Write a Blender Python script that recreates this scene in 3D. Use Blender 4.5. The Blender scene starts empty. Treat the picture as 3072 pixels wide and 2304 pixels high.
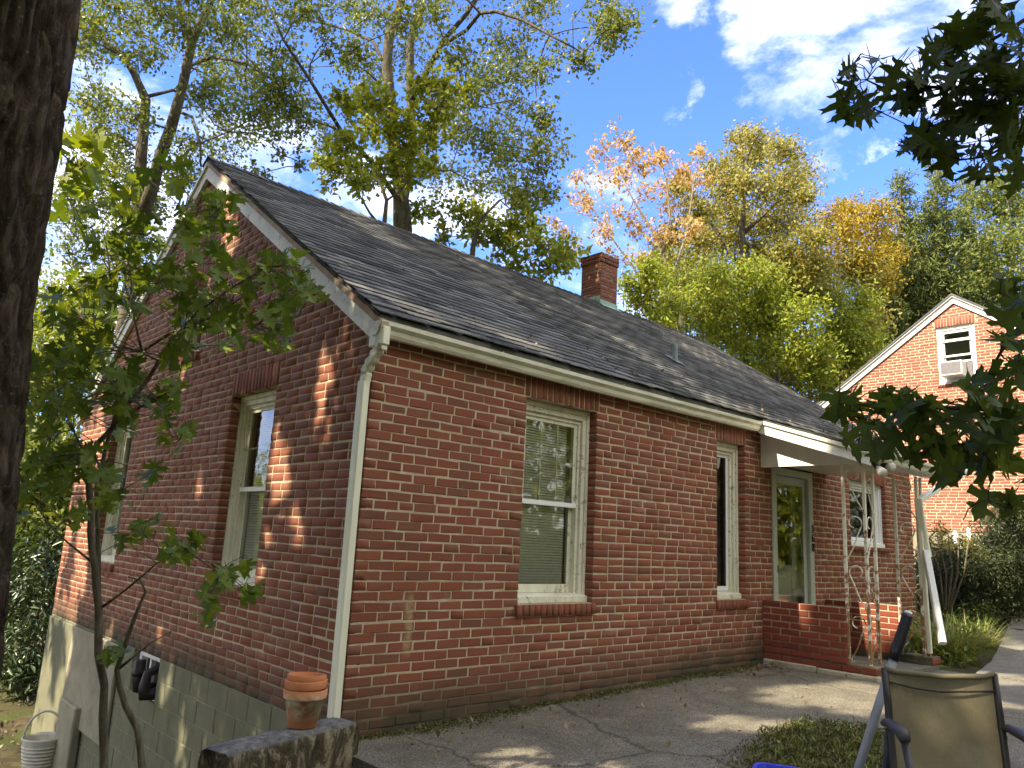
import bpy, math, random
import numpy as np
from mathutils import Matrix, Vector, Euler

# ------------------------------------------------------------------ camera, light, exposure
scn = bpy.context.scene
COL = scn.collection
CAMP = np.array([-2.89540196, -4.65428156, 1.36324843])
CROT = (101.5218766, -2.88598035, -42.97573577)
FPX = 2305.2
cd = bpy.data.cameras.new("camera")
cd.sensor_width = 36.0
cd.lens = FPX / 3072 * 36
cd.clip_start = 0.05
cd.clip_end = 2000
cam = bpy.data.objects.new("camera", cd)
cam.location = CAMP
cam.rotation_euler = Euler([math.radians(a) for a in CROT], 'XYZ')
COL.objects.link(cam)
scn.camera = cam
RM = np.array(cam.rotation_euler.to_matrix())

SUN_DIR = np.array([-1.0, 0.12, 0.92])          # towards the sun
SUN_DIR /= np.linalg.norm(SUN_DIR)
SUN_EL = math.asin(SUN_DIR[2])
SUN_AZ = math.atan2(SUN_DIR[0], SUN_DIR[1])     # from +Y, clockwise

world = bpy.data.worlds.new("World")
scn.world = world
world.use_nodes = True
wn, wl = world.node_tree.nodes, world.node_tree.links
wn.clear()
w_out = wn.new('ShaderNodeOutputWorld')
w_bg = wn.new('ShaderNodeBackground')
w_sky = wn.new('ShaderNodeTexSky')
w_sky.sky_type = 'NISHITA'
w_sky.sun_disc = False
w_sky.sun_elevation = SUN_EL
w_sky.sun_rotation = SUN_AZ
w_sky.air_density = 1.0
w_sky.dust_density = 0.3
w_sky.ozone_density = 2.2
w_bg.inputs['Strength'].default_value = 0.15
wl.new(w_bg.outputs[0], w_out.inputs[0])

sd = bpy.data.lights.new("sun", 'SUN')
sd.energy = 2.1
sd.angle = math.radians(0.53)
sd.color = (1.0, 0.955, 0.88)
sun = bpy.data.objects.new("sun", sd)
sun.rotation_euler = Vector(SUN_DIR).to_track_quat('Z', 'Y').to_euler()
sun.location = (-10, 0, 20)
COL.objects.link(sun)

scn.view_settings.view_transform = 'Standard'
scn.view_settings.look = 'None'
scn.view_settings.gamma = 1
scn.view_settings.exposure = 2.45
scn.view_settings.use_curve_mapping = False
scn.view_settings.use_white_balance = True
scn.view_settings.white_balance_temperature = 8000
scn.view_settings.white_balance_tint = 8
scn.cycles.max_bounces = 8
scn.cycles.diffuse_bounces = 4
scn.cycles.transparent_max_bounces = 12
scn.cycles.sample_clamp_indirect = 6.0

# ------------------------------------------------------------------ helpers
def ray(u, v):
    return RM @ np.array([(u - 1536) / FPX, -(v - 1152) / FPX, -1.0])
def at(u, v, d):
    return CAMP + d * ray(u, v)
def onX(u, v, x):
    d = ray(u, v); return CAMP + (x - CAMP[0]) / d[0] * d
def onY(u, v, y):
    d = ray(u, v); return CAMP + (y - CAMP[1]) / d[1] * d
def onZ(u, v, z):
    d = ray(u, v); return CAMP + (z - CAMP[2]) / d[2] * d
def px(P):
    q = (np.asarray(P, float) - CAMP) @ RM
    dep = -q[..., 2]
    sd_ = np.where(np.abs(dep) < 1e-6, 1e-6, dep)
    return 1536 + FPX * q[..., 0] / sd_, 1152 - FPX * q[..., 1] / sd_, dep

rng = np.random.default_rng(7)
R = random.Random(5)

def mesh_np(name, V, F, mats, smooth=False):
    """V (n,3); F list of face tuples or an (m,k) array"""
    me = bpy.data.meshes.new(name)
    if isinstance(F, np.ndarray):
        m, k = F.shape
        me.vertices.add(len(V)); me.vertices.foreach_set('co', np.asarray(V, np.float32).ravel())
        me.loops.add(m * k); me.loops.foreach_set('vertex_index', F.astype(np.int32).ravel())
        me.polygons.add(m)
        me.polygons.foreach_set('loop_start', np.arange(0, m * k, k, dtype=np.int32))
        me.polygons.foreach_set('loop_total', np.full(m, k, np.int32))
        me.update(calc_edges=True)
    else:
        me.from_pydata([tuple(map(float, v)) for v in V], [], F)
        me.update()
    for mt in mats:
        me.materials.append(mt)
    if smooth:
        me.polygons.foreach_set('use_smooth', [True] * len(me.polygons))
    return me

def wpos(o):
    p = Vector((0, 0, 0))
    while o is not None:
        p = p + o.location if o.get('_l') else p
        o = o.parent
    return p

def link(name, me, parent=None, mat4=None, **props):
    o = bpy.data.objects.new(name, me)
    COL.objects.link(o)
    if mat4 is not None:
        o.matrix_world = mat4
    if parent is not None:
        loc = parent.get('_base')
        o.parent = parent
        b = list(loc) if loc is not None else [0, 0, 0]
        o.matrix_parent_inverse = Matrix.Translation(-Vector(b))
    for k, v in props.items():
        o[k] = v
    return o

def thing(name, label, cat, loc=(0, 0, 0), group=None):
    o = bpy.data.objects.new(name, None)
    o.empty_display_size = 0.1
    o.location = loc
    o['_base'] = [float(a) for a in loc]
    COL.objects.link(o)
    o['label'] = label; o['category'] = cat
    if group: o['group'] = group
    return o

class MB:
    def __init__(s, T=None):
        s.V = []; s.F = []; s.M = []; s.T = T
    def add(s, vs, fs, m=0):
        b = len(s.V)
        if s.T is not None:
            vs = [s.T(*v) for v in vs]
        s.V += [tuple(map(float, v)) for v in vs]
        s.F += [tuple(b + i for i in f) for f in fs]
        s.M += [m] * len(fs)
        return s
    def box(s, x0, x1, y0, y1, z0, z1, m=0):
        vs = [(x, y, z) for z in (z0, z1) for y in (y0, y1) for x in (x0, x1)]
        fs = [(0, 2, 3, 1), (4, 5, 7, 6), (0, 1, 5, 4), (2, 6, 7, 3), (0, 4, 6, 2), (1, 3, 7, 5)]
        return s.add(vs, fs, m)
    def prism(s, prof, a0, a1, axis=0, m=0, caps=True):
        """prof: list of 2-D points in the two other axes; extruded from a0 to a1 along axis"""
        n = len(prof); vs = []
        for a in (a0, a1):
            for p in prof:
                v = list(p); v.insert(axis, a); vs.append(tuple(v))
        fs = [(i, (i + 1) % n, n + (i + 1) % n, n + i) for i in range(n)]
        if caps:
            fs += [tuple(range(n))[::-1], tuple(range(n, 2 * n))]
        return s.add(vs, fs, m)
    def tube(s, pts, rad, n=8, m=0, cap=True, squash=None):
        pts = [np.array(p, float) for p in pts]
        if not hasattr(rad, '__len__'): rad = [rad] * len(pts)
        vs = []; up = None
        for i, p in enumerate(pts):
            t = pts[min(i + 1, len(pts) - 1)] - pts[max(i - 1, 0)]
            t = t / (np.linalg.norm(t) + 1e-9)
            if up is None:
                up = np.array([0, 0, 1.]) if abs(t[2]) < .9 else np.array([1., 0, 0])
            a = np.cross(t, up); a /= np.linalg.norm(a) + 1e-9
            b = np.cross(a, t); up = b
            sa, sb = squash or (1, 1)
            for k in range(n):
                th = 2 * math.pi * k / n
                vs.append(p + rad[i] * (sa * math.cos(th) * a + sb * math.sin(th) * b))
        fs = []
        for i in range(len(pts) - 1):
            for k in range(n):
                k2 = (k + 1) % n
                fs.append((i * n + k, i * n + k2, (i + 1) * n + k2, (i + 1) * n + k))
        if cap:
            fs += [tuple(range(n))[::-1], tuple(range((len(pts) - 1) * n, len(pts) * n))]
        return s.add(vs, fs, m)
    def lathe(s, prof, c, n=24, m=0):
        vs = []
        for r, z in prof:
            for k in range(n):
                th = 2 * math.pi * k / n
                vs.append((c[0] + r * math.cos(th), c[1] + r * math.sin(th), c[2] + z))
        fs = []
        for i in range(len(prof) - 1):
            for k in range(n):
                k2 = (k + 1) % n
                fs.append((i * n + k, i * n + k2, (i + 1) * n + k2, (i + 1) * n + k))
        return s.add(vs, fs, m)
    def build(s, name, mats, parent=None, smooth=False, bevel=0, **props):
        if not isinstance(mats, (list, tuple)): mats = [mats]
        me = mesh_np(name, s.V, s.F, mats, smooth)
        if any(s.M):
            me.polygons.foreach_set('material_index', s.M)
        if bevel:
            import bmesh
            bm = bmesh.new(); bm.from_mesh(me)
            bmesh.ops.recalc_face_normals(bm, faces=bm.faces)
            bmesh.ops.bevel(bm, geom=list(bm.edges), offset=bevel, segments=1, affect='EDGES', clamp_overlap=True)
            bm.to_mesh(me); bm.free()
        return link(name, me, parent, **props)

# ------------------------------------------------------------------ materials
class NT:
    def __init__(s, name, rough=0.8, spec=0.3):
        s.mat = bpy.data.materials.new(name); s.mat.use_nodes = True
        s.n = s.mat.node_tree.nodes; s.l = s.mat.node_tree.links
        s.b = s.n['Principled BSDF']; s.out = s.n['Material Output']
        s.b.inputs['Roughness'].default_value = rough
        s.b.inputs['Specular IOR Level'].default_value = spec
        s.geo = None
    def pos(s):
        if s.geo is None: s.geo = s.n.new('ShaderNodeNewGeometry')
        return s.geo.outputs['Position']
    def mapped(s, sc):
        m = s.n.new('ShaderNodeMapping'); m.inputs['Scale'].default_value = sc
        s.l.new(s.pos(), m.inputs['Vector']); return m.outputs[0]
    def noise(s, scale, detail=4, rough=0.55, vec=None, dist=0.0):
        t = s.n.new('ShaderNodeTexNoise'); t.inputs['Scale'].default_value = scale
        t.inputs['Detail'].default_value = detail; t.inputs['Roughness'].default_value = rough
        t.inputs['Distortion'].default_value = dist
        s.l.new(vec if vec is not None else s.pos(), t.inputs['Vector']); return t.outputs['Fac']
    def ramp(s, fac, stops):
        r = s.n.new('ShaderNodeValToRGB'); e = r.color_ramp.elements
        while len(e) < len(stops): e.new(0.5)
        for i, (p, c) in enumerate(stops):
            e[i].position = p; e[i].color = (*c, 1) if len(c) == 3 else c
        s.l.new(fac, r.inputs[0]); return r.outputs[0]
    def mr(s, fac, a, b, c=0., d=1.):
        m = s.n.new('ShaderNodeMapRange')
        for i, v in zip((1, 2, 3, 4), (a, b, c, d)): m.inputs[i].default_value = v
        s.l.new(fac, m.inputs[0]); return m.outputs[0]
    def mix(s, fac, a, b, mode='MIX'):
        m = s.n.new('ShaderNodeMix'); m.data_type = 'RGBA'; m.blend_type = mode
        for sock, v in ((m.inputs[0], fac), (m.inputs[6], a), (m.inputs[7], b)):
            if hasattr(v, 'links'): s.l.new(v, sock)
            elif isinstance(v, tuple): sock.default_value = (*v, 1)
            else: sock.default_value = v
        return m.outputs[2]
    def math(s, op, a, b=0.0):
        m = s.n.new('ShaderNodeMath'); m.operation = op
        for sock, v in ((m.inputs[0], a), (m.inputs[1], b)):
            if hasattr(v, 'links'): s.l.new(v, sock)
            else: sock.default_value = v
        return m.outputs[0]
    def rnd(s):
        """one random number per piece, whether it is its own object or an island of a joined mesh"""
        s.pos()
        oi = s.n.new('ShaderNodeObjectInfo')
        a = s.math('ADD', s.math('MULTIPLY', oi.outputs['Random'], 37.3), s.geo.outputs['Random Per Island'])
        w = s.n.new('ShaderNodeTexWhiteNoise'); w.noise_dimensions = '1D'
        s.l.new(a, w.inputs['W']); return w.outputs['Value']
    def col(s, c):
        if hasattr(c, 'links'): s.l.new(c, s.b.inputs['Base Color'])
        else: s.b.inputs['Base Color'].default_value = (*c, 1)
        return s
    def bump(s, h, strength=0.5, dist=0.01):
        b = s.n.new('ShaderNodeBump'); b.inputs['Strength'].default_value = strength
        b.inputs['Distance'].default_value = dist
        s.l.new(h, b.inputs['Height']); s.l.new(b.outputs[0], s.b.inputs['Normal']); return s

def sepz(m):
    x = m.n.new('ShaderNodeSeparateXYZ'); m.l.new(m.pos(), x.inputs[0]); return x.outputs

def mk_brick(name, cols, stain=True, low=True):
    m = NT(name, 0.85, 0.25)
    r = m.rnd()
    c = m.ramp(r, [(i / (len(cols) - 1) if len(cols) > 1 else 0, k) for i, k in enumerate(cols)])
    c = m.mix(m.mr(m.noise(9, 5, .6), .3, .75, 0, .55), c, (.24, .066, .040))
    c = m.mix(m.mr(m.noise(70, 3, .7), .55, .8, 0, .35), c, (.10, .05, .04))
    c = m.mix(m.mr(m.noise(170, 2, .6), .66, .74, 0, .7), c, (.33, .16, .11))
    if stain:   # pale mortar smears and lime
        c = m.mix(m.mr(m.noise(3.1, 6, .72, dist=.6), .60, .74, 0, .5), c, (.34, .24, .18))
    if stain and low:
        s2 = sepz(m); x0_ = float(onY(1222, 1900, 0)[0])
        k1 = m.mr(m.math('ABSOLUTE', m.math('SUBTRACT', m.math('ADD', s2[0], m.math('MULTIPLY', m.noise(9, 3, .6), .03)), x0_ + .015)), .02, .045, 1, 0)
        k2 = m.math('MULTIPLY', m.mr(s2[2], .50, .58), m.mr(s2[2], .98, .90))
        k3 = m.math('MULTIPLY', m.math('LESS_THAN', s2[1], .1), m.mr(m.noise(17, 5, .7), .35, .6, .1, .75))
        c = m.mix(m.math('MULTIPLY', m.math('MULTIPLY', k1, k2), k3), c, (.42, .31, .17))
    if low:     # damp green grime near the ground
        sp_ = sepz(m); z = m.math('SUBTRACT', sp_[2], m.math('MULTIPLY', sp_[0], .026))
        g = m.math('MULTIPLY', m.mr(z, .40, .08, 0, .95), m.mr(m.noise(2.2, 5, .6), .2, .55, .25, 1))
        c = m.mix(g, c, (.065, .056, .036))
    m.col(c)
    h = m.math('ADD', m.noise(60, 5, .7), m.math('MULTIPLY', m.noise(260, 2, .6), .5))
    m.bump(h, .55, .004)
    return m.mat
M = {}
M['brick'] = mk_brick('red_brick', [(.245, .085, .048), (.20, .068, .040), (.275, .094, .052), (.18, .076, .048), (.25, .077, .043), (.215, .093, .054), (.15, .070, .046)])
M['brick_far'] = mk_brick('red_brick_far', [(.29, .100, .070), (.25, .082, .058), (.33, .118, .084), (.27, .096, .072)], stain=False, low=False)
M['brick_new'] = mk_brick('porch_brick', [(.24, .052, .030), (.19, .042, .026), (.27, .060, .035), (.15, .042, .029)], low=False)
M['brick_chimney'] = mk_brick('chimney_brick', [(.18, .07, .048), (.13, .056, .042), (.21, .085, .056), (.085, .05, .04)], low=False)

def mk_mortar(name, a, b, low=True):
    m = NT(name, .95, .15)
    c = m.ramp(m.noise(14, 6, .7), [(.3, a), (.7, b)])
    c = m.mix(m.mr(m.noise(2.5, 4, .6), .45, .7, 0, .5), c, (a[0] * .5, a[1] * .45, a[2] * .38))
    if low:
        sp_ = sepz(m); z = m.math('SUBTRACT', sp_[2], m.math('MULTIPLY', sp_[0], .026))
        g = m.math('MULTIPLY', m.mr(z, .42, .10, 0, 1), m.mr(m.noise(2.2, 5, .6), .2, .55, .4, 1))
        c = m.mix(g, c, (.05, .047, .03))
    m.col(c); m.bump(m.noise(90, 4, .7), .8, .004); return m.mat
M['mortar'] = mk_mortar('mortar', (.42, .335, .22), (.58, .48, .34))
M['mortar_far'] = mk_mortar('mortar_far', (.50, .40, .27), (.58, .48, .34), False)

def mk_paint(name, base, wear=(.24, .22, .17), amt=.5, edge=.66, bare=.70, streak=(9, 9, 1.5), rough=.55):
    m = NT(name, rough, .35)
    n1 = m.noise(1.0, 6, .7, m.mapped(streak))
    c = m.mix(m.mr(n1, .35, .75, 0, amt), base, wear)
    n2 = m.noise(26, 6, .75, dist=.4)
    c = m.mix(m.mr(n2, edge, edge + .02, 0, .85), c, (.20, .19, .16))
    c = m.mix(m.mr(m.noise(7, 7, .75), bare, bare + .02, 0, .8), c, (.30, .27, .2))
    m.col(c); m.bump(m.math('ADD', n2, n1), .25, .003); return m.mat
M['paint'] = mk_paint('old_cream_paint', (.80, .77, .62), (.42, .40, .26), .75, .60, .60)
M['paint_white'] = mk_paint('white_paint', (.83, .83, .80), (.5, .5, .42), .35, .70, .72)
M['paint_bright'] = mk_paint('bright_white_paint', (.80, .80, .78), (.7, .7, .66), .2, .8, .8)
M['gutter'] = mk_paint('mossy_gutter_paint', (.82, .80, .66), (.30, .30, .17), .8, .68, .68, (3, 14, 14))
M['pipe'] = mk_paint('downspout_paint', (.82, .81, .66), (.55, .54, .36), .5, .74, .74, (10, 10, 1.2), .45)
M['rake'] = mk_paint('peeling_rake_paint', (.76, .74, .62), (.45, .43, .34), .6, .60, .60, (5, 5, 5))
M['bare_wood'] = mk_paint('bare_weathered_board', (.30, .17, .10), (.52, .44, .34), .9, .58, .62, (4, 4, 4), .8)

m = NT('asphalt_shingle', .95, .15)
r = m.rnd()
c = m.ramp(r, [(0, (.050, .051, .055)), (.3, (.098, .100, .104)), (.7, (.145, .146, .148)), (1, (.24, .235, .225))])
c = m.mix(m.mr(m.noise(2.6, 6, .7, m.mapped((.5, 1.2, 1))), .52, .72, 0, .6), c, (.27, .26, .22))
c = m.mix(m.mr(m.noise(30, 4, .7), .58, .72, 0, .55), c, (.32, .32, .27))
c = m.mix(m.mr(m.noise(300, 2, .5), .4, .65, 0, .5), c, (.045, .045, .05))
c = m.mix(m.mr(sepz(m)[2], 3.55, 2.85, 0, .35), c, m.ramp(m.noise(12, 5, .7), [(.4, (.03, .032, .028)), (.7, (.21, .21, .17))]))
m.col(c); m.bump(m.math('ADD', m.noise(300, 2, .5), m.noise(24, 4, .6)), .7, .006); M['shingle'] = m.mat

m = NT('copper_flashing', .6, .4)
m.col(m.ramp(m.noise(9, 4, .6), [(.3, (.16, .27, .22)), (.7, (.26, .38, .32))])); M['flashing'] = m.mat
m = NT('lead_grey', .6, .4); m.col(m.ramp(m.noise(20, 4, .6), [(.3, (.12, .16, .15)), (.7, (.22, .27, .25))])); M['lead'] = m.mat

def mk_conc(name, a, b, dark, moss=0., agg=0., scale=1.):
    m = NT(name, .92, .2)
    c = m.ramp(m.noise(6 * scale, 7, .7), [(.3, a), (.7, b)])
    c = m.mix(m.mr(m.noise(1.3 * scale, 6, .7, dist=.5), .45, .7, 0, .7), c, dark)
    h = m.noise(60, 5, .7)
    if agg:
        v = m.n.new('ShaderNodeTexVoronoi'); v.inputs['Scale'].default_value = 95
        m.l.new(m.pos(), v.inputs['Vector'])
        c = m.mix(m.mr(v.outputs['Distance'], .25, .6, 0, agg), c, (dark[0] * .35, dark[1] * .35, dark[2] * .33))
        c = m.mix(m.mr(m.noise(42, 5, .8), .52, .66, 0, .75), c, (dark[0] * .5, dark[1] * .5, dark[2] * .48))
        c = m.mix(m.mr(m.noise(75, 3, .7), .60, .68, 0, .8), c, (.52, .48, .40))
        h = m.math('ADD', h, m.math('MULTIPLY', v.outputs['Distance'], -1.2))
    if agg > .5:
        v2 = m.n.new('ShaderNodeTexVoronoi'); v2.feature = 'DISTANCE_TO_EDGE'; v2.inputs['Scale'].default_value = .33
        wv_ = m.n.new('ShaderNodeVectorMath'); wv_.operation = 'MULTIPLY_ADD'
        nz_ = m.n.new('ShaderNodeTexNoise'); nz_.inputs['Scale'].default_value = 3; nz_.inputs['Detail'].default_value = 6
        m.l.new(m.pos(), nz_.inputs['Vector']); m.l.new(nz_.outputs['Color'], wv_.inputs[0]); wv_.inputs[1].default_value = (.35, .35, 0); m.l.new(m.pos(), wv_.inputs[2])
        m.l.new(wv_.outputs[0], v2.inputs['Vector'])
        c = m.mix(m.mr(v2.outputs['Distance'], .006, .001, 0, .6), c, (.03, .03, .02))
    if moss:
        c = m.mix(m.mr(m.noise(5, 7, .75, dist=.8), .50, .62, 0, moss), c, (.045, .055, .015))
    m.col(c); m.bump(h, .7, .006); return m.mat
M['block'] = mk_conc('painted_block', (.145, .14, .088), (.19, .185, .12), (.105, .10, .065))
M['block_joint'] = mk_conc('block_joint', (.20, .19, .13), (.27, .255, .18), (.15, .14, .1))
M['parge'] = mk_conc('pale_parging', (.25, .22, .155), (.35, .31, .22), (.15, .13, .09))
M['footing'] = mk_conc('footing_concrete', (.44, .39, .28), (.55, .49, .36), (.26, .23, .15), .25)
M['patio'] = mk_conc('patio_concrete', (.225, .20, .155), (.33, .29, .225), (.105, .093, .07), .12, .55)
M['walk'] = mk_conc('walk_concrete', (.21, .195, .16), (.28, .26, .215), (.125, .115, .095), .1, .2)

m = NT('mossy_wall', .95, .15)
n = m.noise(9, 7, .75, m.mapped((1, 1, .45)), .9)
c = m.ramp(n, [(.34, (.035, .028, .018)), (.48, (.09, .075, .045)), (.54, (.25, .21, .135)), (.72, (.33, .28, .19))])
c = m.mix(m.mr(m.noise(3.0, 6, .7), .54, .64, 0, .8), c, (.028, .042, .010))
g = m.n.new('ShaderNodeSeparateXYZ'); m.l.new(m.geo.outputs['Normal'], g.inputs[0])
c = m.mix(m.mr(g.outputs[2], .5, .8, 0, 1), c, m.ramp(m.noise(14, 7, .75), [(.35, (.08, .08, .075)), (.55, (.19, .185, .17)), (.75, (.36, .35, .31))]))
m.col(c); m.bump(m.math('ADD', n, m.noise(70, 5, .7)), 1., .012); M['mossy'] = m.mat

m = NT('soil', 1., .1)
c = m.ramp(m.noise(5, 7, .7), [(.3, (.05, .038, .022)), (.55, (.10, .08, .045)), (.75, (.17, .14, .08))])
c = m.mix(m.mr(m.noise(.9, 6, .6), .42, .58, 0, .75), c, m.ramp(m.noise(40, 4, .7), [(.3, (.035, .05, .014)), (.7, (.10, .13, .035))]))
m.col(c); m.bump(m.noise(40, 6, .8), 1., .03); M['soil'] = m.mat

def mk_bark(name, a, b, ridge=True, lichen=None):
    m = NT(name, .95, .15)
    n = m.noise(1.0, 8, .75, m.mapped((22, 22, 6)), .5)
    c = m.ramp(n, [(.30, tuple(k * .35 for k in a)), (.48, a), (.68, b)])
    if lichen:
        c = m.mix(m.mr(m.noise(3.5, 6, .7), .52, .64, 0, .7), c, lichen)
        c = m.mix(m.mr(m.noise(45, 4, .7), .60, .68, 0, .6), c, tuple(k * 1.7 for k in b))
    m.col(c); m.bump(n, 1., .03 if ridge else .006); return m.mat
M['bark_dark'] = mk_bark('furrowed_bark', (.055, .040, .028), (.15, .118, .086), True, (.085, .07, .04))
M['bark'] = mk_bark('oak_bark', (.10, .085, .062), (.21, .185, .145), True, (.19, .19, .12))
M['bark_young'] = mk_bark('young_bark', (.12, .10, .07), (.22, .19, .14), False)
M['bark_pale'] = mk_bark('pale_bark', (.22, .18, .13), (.40, .35, .28), False)

def mk_leaf(name, cols, trans=.35, rough=.5, vary=.3, spec=.35, near=False):
    m = NT(name, rough, spec)
    r = m.rnd()
    c = m.ramp(r, [(i / (len(cols) - 1), k) for i, k in enumerate(cols)])
    if near:      # blotches, brown spots and a quilted blade
        n_ = m.noise(28, 4, .6)
        c = m.mix(m.mr(n_, .3, .7, 0, .55), c, m.mix(1., c, (1.5, 1.35, .9), 'MULTIPLY'))
        c = m.mix(m.mr(m.noise(60, 5, .7), .66, .70, 0, .6), c, (.09, .06, .02))
        m.bump(m.noise(75, 3, .6), .5, .004)
    m.col(c)
    t = m.n.new('ShaderNodeBsdfTranslucent')
    tc = m.mix(.75, c, m.mix(1.0, c, (1.9, 1.7, .6), 'MULTIPLY'))
    m.l.new(tc, t.inputs['Color'])
    mx = m.n.new('ShaderNodeMixShader'); mx.inputs[0].default_value = trans
    m.l.new(m.b.outputs[0], mx.inputs[1]); m.l.new(t.outputs[0], mx.inputs[2])
    m.l.new(mx.outputs[0], m.out.inputs[0])
    return m.mat
M['leaf_oak'] = mk_leaf('oak_leaves', [(.085, .125, .03), (.14, .185, .042), (.19, .225, .05), (.11, .15, .036), (.27, .27, .065)], .42, .38, spec=.5)
M['leaf_yellow_green'] = mk_leaf('yellow_green_leaves', [(.17, .22, .03), (.25, .30, .04), (.32, .34, .045), (.14, .19, .03), (.38, .36, .06)], .42, .4)  # yellow-green leaf colour of the slender maple and the yard woods
M['leaf_green'] = mk_leaf('bright_green_leaves', [(.17, .24, .035), (.25, .32, .045), (.31, .34, .05), (.13, .18, .03), (.36, .33, .06)])
M['leaf_olive'] = mk_leaf('olive_leaves', [(.20, .21, .055), (.29, .28, .08), (.36, .32, .10), (.16, .18, .05), (.42, .30, .09)])
M['leaf_orange'] = mk_leaf('orange_leaves', [(.46, .28, .12), (.54, .36, .16), (.44, .32, .14), (.40, .22, .09), (.56, .44, .24)])
M['leaf_yellow'] = mk_leaf('golden_leaves', [(.36, .24, .02), (.30, .24, .03), (.42, .27, .03), (.22, .20, .03)])
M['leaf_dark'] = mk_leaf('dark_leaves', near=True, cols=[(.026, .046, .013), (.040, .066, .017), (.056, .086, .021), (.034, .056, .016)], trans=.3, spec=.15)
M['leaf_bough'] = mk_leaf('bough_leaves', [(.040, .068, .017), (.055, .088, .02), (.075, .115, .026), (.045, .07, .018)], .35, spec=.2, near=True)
M['leaf_sap'] = mk_leaf('sapling_leaves', [(.075, .125, .022), (.10, .16, .026), (.13, .195, .03), (.08, .13, .022), (.20, .25, .03)], .35, .45, near=True)
M['leaf_sun'] = mk_leaf('sun_through_leaves', [(.20, .27, .03), (.26, .30, .03)], .5)  # bright lime tone stands for sun shining through the leaves
M['needle'] = mk_leaf('cedar_sprays', [(.09, .125, .035), (.14, .18, .05), (.19, .225, .06), (.11, .14, .04)], .15)
M['yew'] = mk_leaf('yew_needles', [(.045, .062, .025), (.07, .092, .036), (.105, .13, .05)], .12)
M['grass'] = mk_leaf('grass_blades', [(.10, .15, .03), (.17, .22, .05), (.25, .27, .09), (.34, .31, .15), (.12, .18, .035)], .25)
M['moss'] = mk_leaf('moss_tufts', [(.07, .085, .025), (.11, .12, .04), (.17, .15, .06), (.09, .10, .03), (.22, .20, .09)], .1, .9, spec=.1)
M['dry'] = mk_leaf('dry_leaves', [(.16, .09, .04), (.24, .16, .08), (.10, .055, .03), (.34, .27, .17), (.13, .06, .03)], .1, .8)
M['rhodo'] = mk_leaf('rhododendron_leaves', [(.035, .06, .022), (.05, .085, .03), (.075, .115, .045)], .12, .35, spec=.6)

m = NT('terracotta', .85, .2)
c = m.ramp(m.noise(7, 6, .7), [(.3, (.46, .16, .07)), (.7, (.56, .22, .10))])
m.col(c); m.bump(m.noise(80, 3, .6), .3, .002); M['terra'] = m.mat
m = NT('terracotta_limed', .9, .2)
z = sepz(m)[2]
c = m.ramp(m.noise(8, 6, .7), [(.3, (.46, .18, .09)), (.7, (.56, .25, .13))])
f = m.math('MULTIPLY', m.mr(m.math('ABSOLUTE', m.math('SUBTRACT', z, .335)), .02, .085, 1, 0), m.mr(m.noise(11, 7, .7, dist=.6), .38, .55))
c = m.mix(f, c, m.ramp(m.noise(20, 5, .7), [(.4, (.66, .54, .26)), (.6, (.78, .70, .55))]))
m.col(c); M['terra_lime'] = m.mat

def glassy(name, tint=(.6, .66, .6), refl=1.0):
    m = NT(name)
    tr = m.n.new('ShaderNodeBsdfTransparent'); tr.inputs[0].default_value = (*tint, 1)
    gl = m.n.new('ShaderNodeBsdfGlossy'); gl.inputs['Roughness'].default_value = .03
    gl.inputs['Color'].default_value = (.95, .97, .95, 1)
    fr = m.n.new('ShaderNodeFresnel'); fr.inputs['IOR'].default_value = 1.6
    f = m.math('ADD', m.math('MULTIPLY', fr.outputs[0], 1.0 * refl), .05 * refl)
    b = m.n.new('ShaderNodeBump'); b.inputs['Strength'].default_value = .12; b.inputs['Distance'].default_value = .02
    m.l.new(m.noise(3.5, 2, .5), b.inputs['Height']); m.l.new(b.outputs[0], gl.inputs['Normal'])
    mx = m.n.new('ShaderNodeMixShader')
    m.l.new(f, mx.inputs[0]); m.l.new(tr.outputs[0], mx.inputs[1]); m.l.new(gl.outputs[0], mx.inputs[2])
    m.l.new(mx.outputs[0], m.out.inputs[0]); return m.mat
M['glass'] = glassy('window_glass', (.93, .95, .91))
M['screen'] = glassy('screened_glass', (.32, .35, .33), .55)

def flat(name, c, rough=.6, spec=.3, metal=0., bump=None):
    m = NT(name, rough, spec)
    m.b.inputs['Metallic'].default_value = metal
    n = m.noise(18, 5, .65)
    m.col(m.mix(m.mr(n, .35, .7, 0, .45), c, tuple(k * .62 for k in c)))
    if bump: m.bump(m.noise(bump, 3, .6), .4, .002)
    return m.mat
M['blind'] = flat('blind_white', (.86, .86, .80), .5)
M['room'] = flat('dark_room', (.30, .30, .27), .9)
M['curtain'] = flat('grey_curtain', (.09, .10, .10), .9)
M['black'] = flat('black_frame_paint', (.020, .018, .018), .45, .4)
M['tape'] = flat('black_tape', (.012, .013, .018), .4, .5)
M['arm'] = flat('grey_plastic_arm', (.05, .047, .05), .5, .4)
M['pole'] = flat('grey_pole_paint', (.26, .28, .29), .45, .4)
M['blue'] = flat('blue_plastic', (.012, .03, .55), .4, .5)
M['iron_black'] = flat('dark_pipe', (.022, .016, .014), .5, .4)
M['wood'] = flat('grey_board', (.17, .13, .09), .85, .2, bump=40)
M['bucket'] = flat('dirty_white_wicker', (.62, .58, .48), .9, .2, bump=30)
M['bulb'] = flat('frosted_bulb', (.62, .60, .52), .15, .6)
M['socket'] = flat('dark_socket', (.03, .027, .025), .5)
M['number'] = flat('black_number', (.01, .01, .01), .4)
M['door'] = flat('pale_green_door_paint', (.43, .46, .39), .5)
M['ac_white'] = flat('ac_white', (.74, .74, .72), .5)
M['ac_grille'] = flat('ac_grille', (.17, .16, .165), .6, bump=120)
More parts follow.
